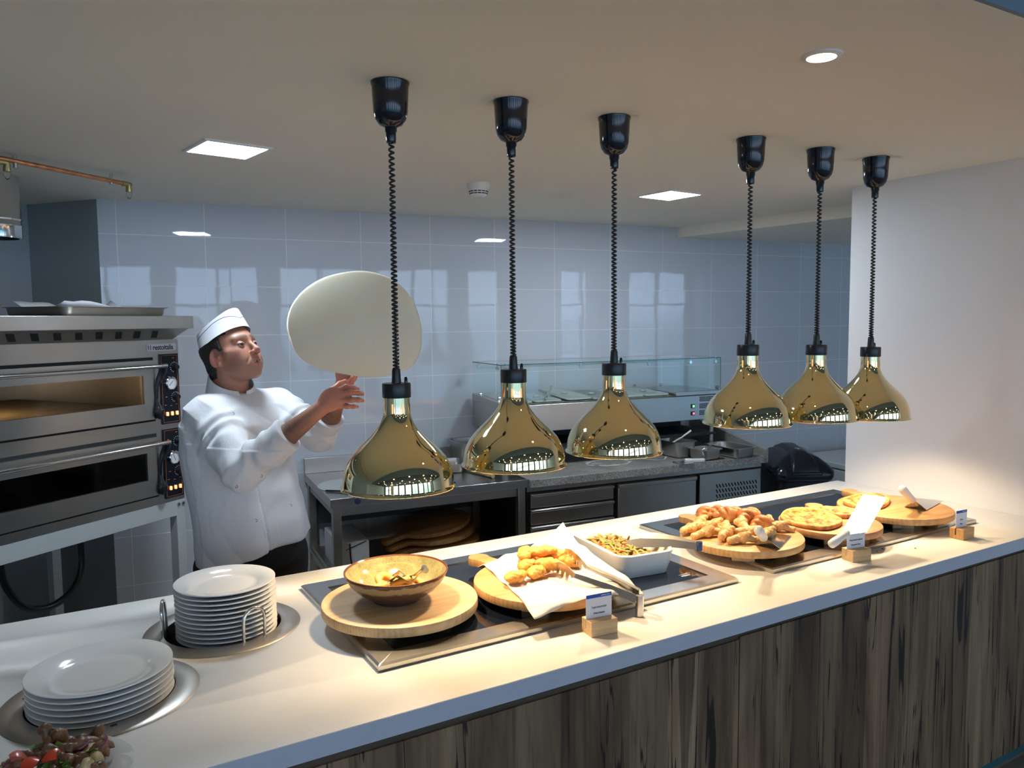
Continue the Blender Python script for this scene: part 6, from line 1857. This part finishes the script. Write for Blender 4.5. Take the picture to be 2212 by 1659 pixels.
# ================================================================== the tossed dough
DC = Vector((0.8425, 2.4136, 1.6859)); DR = math.atan2(-0.5084, 0.8611)
out = [(-0.004, 0.18), (0.077, 0.168), (0.139, 0.134), (0.185, 0.074), (0.208, 0.007), (0.212, -0.059), (0.196, -0.111), (0.159, -0.141), (0.092, -0.159), (0.018, -0.159), (-0.071, -0.144), (-0.145, -0.119), (-0.19, -0.082), (-0.217, -0.022), (-0.223, 0.022), (-0.208, 0.074), (-0.168, 0.123), (-0.101, 0.162)]
P = [Vector((p[0], 0, p[1])) for p in out]; ol = []
for i in range(len(P)):
    a, b_, c, d_ = P[i - 1], P[i], P[(i + 1) % len(P)], P[(i + 2) % len(P)]
    for s_ in range(8):
        u = s_ / 8
        ol.append(0.5 * ((2 * b_) + (c - a) * u + (2 * a - 5 * b_ + 4 * c - d_) * u * u + (3 * b_ - a - 3 * c + d_) * u ** 3))
def dsh(p, s_, back):
    q = p * s_
    dome = 0.028 * (1 - s_ * s_)
    thick = 0.0035 * math.sqrt(max(0.0, 1 - s_ ** 6)) 
    bmp = 0
    for (bx, bz, w, h) in ((0.020, 0.045, 0.006, 0.0022), (0.012, 0.030, 0.008, 0.0015), (0.024, 0.012, 0.006, 0.0018), (0.070, -0.050, 0.007, 0.0015), (-0.012, 0.022, 0.010, 0.001), (0.035, -0.03, 0.012, 0.0008)):
        bmp += h * math.exp(-((q.x - bx) ** 2 + (q.z - bz) ** 2) / (w * w))
    y = -dome - (thick + bmp if not back else -thick) + q.z * 0.26 + 0.01
    return Vector((q.x, y, q.z))
K = 30; mb = MB(); rings = []
for k in range(K): rings.append([dsh(p, 0.002 + (0.998) * (k / (K - 1)) ** 0.8, False) for p in ol])
for k in range(K - 1, -1, -1): rings.append([dsh(p, 0.002 + (0.998) * (k / (K - 1)) ** 0.8, True) for p in ol])
mb.loft(rings)
dm, nt, bs = nmat('raw_dough')
L(nt, ramp(nt, noise(nt, coords(nt), 7, 4), [(0.3, (0.92, 0.82, 0.60)), (0.7, (0.95, 0.87, 0.68))]), bs.inputs['Base Color'])
bs.inputs['Roughness'].default_value = 0.45; bs.inputs['Subsurface Weight'].default_value = 0.15; bs.inputs['Subsurface Scale'].default_value = 0.01
bump(nt, bs, noise(nt, coords(nt), 40, 4), 0.12, 0.004)
do = fix_normals(obj('pizza_dough', mb, dm, smooth=180))
do.location = DC; do.rotation_euler = (0, 0, DR)
tag(do, 'pale round sheet of pizza dough flying above the raised hands', 'dough')

# consistent face orientation on the small hand-made meshes
done = set()
for o in list(bpy.data.objects):
    if o.type == 'MESH' and o.data.name not in done and 4 < len(o.data.vertices) < 6000 and not o.data.color_attributes:
        done.add(o.data.name)
        fix_normals(o)
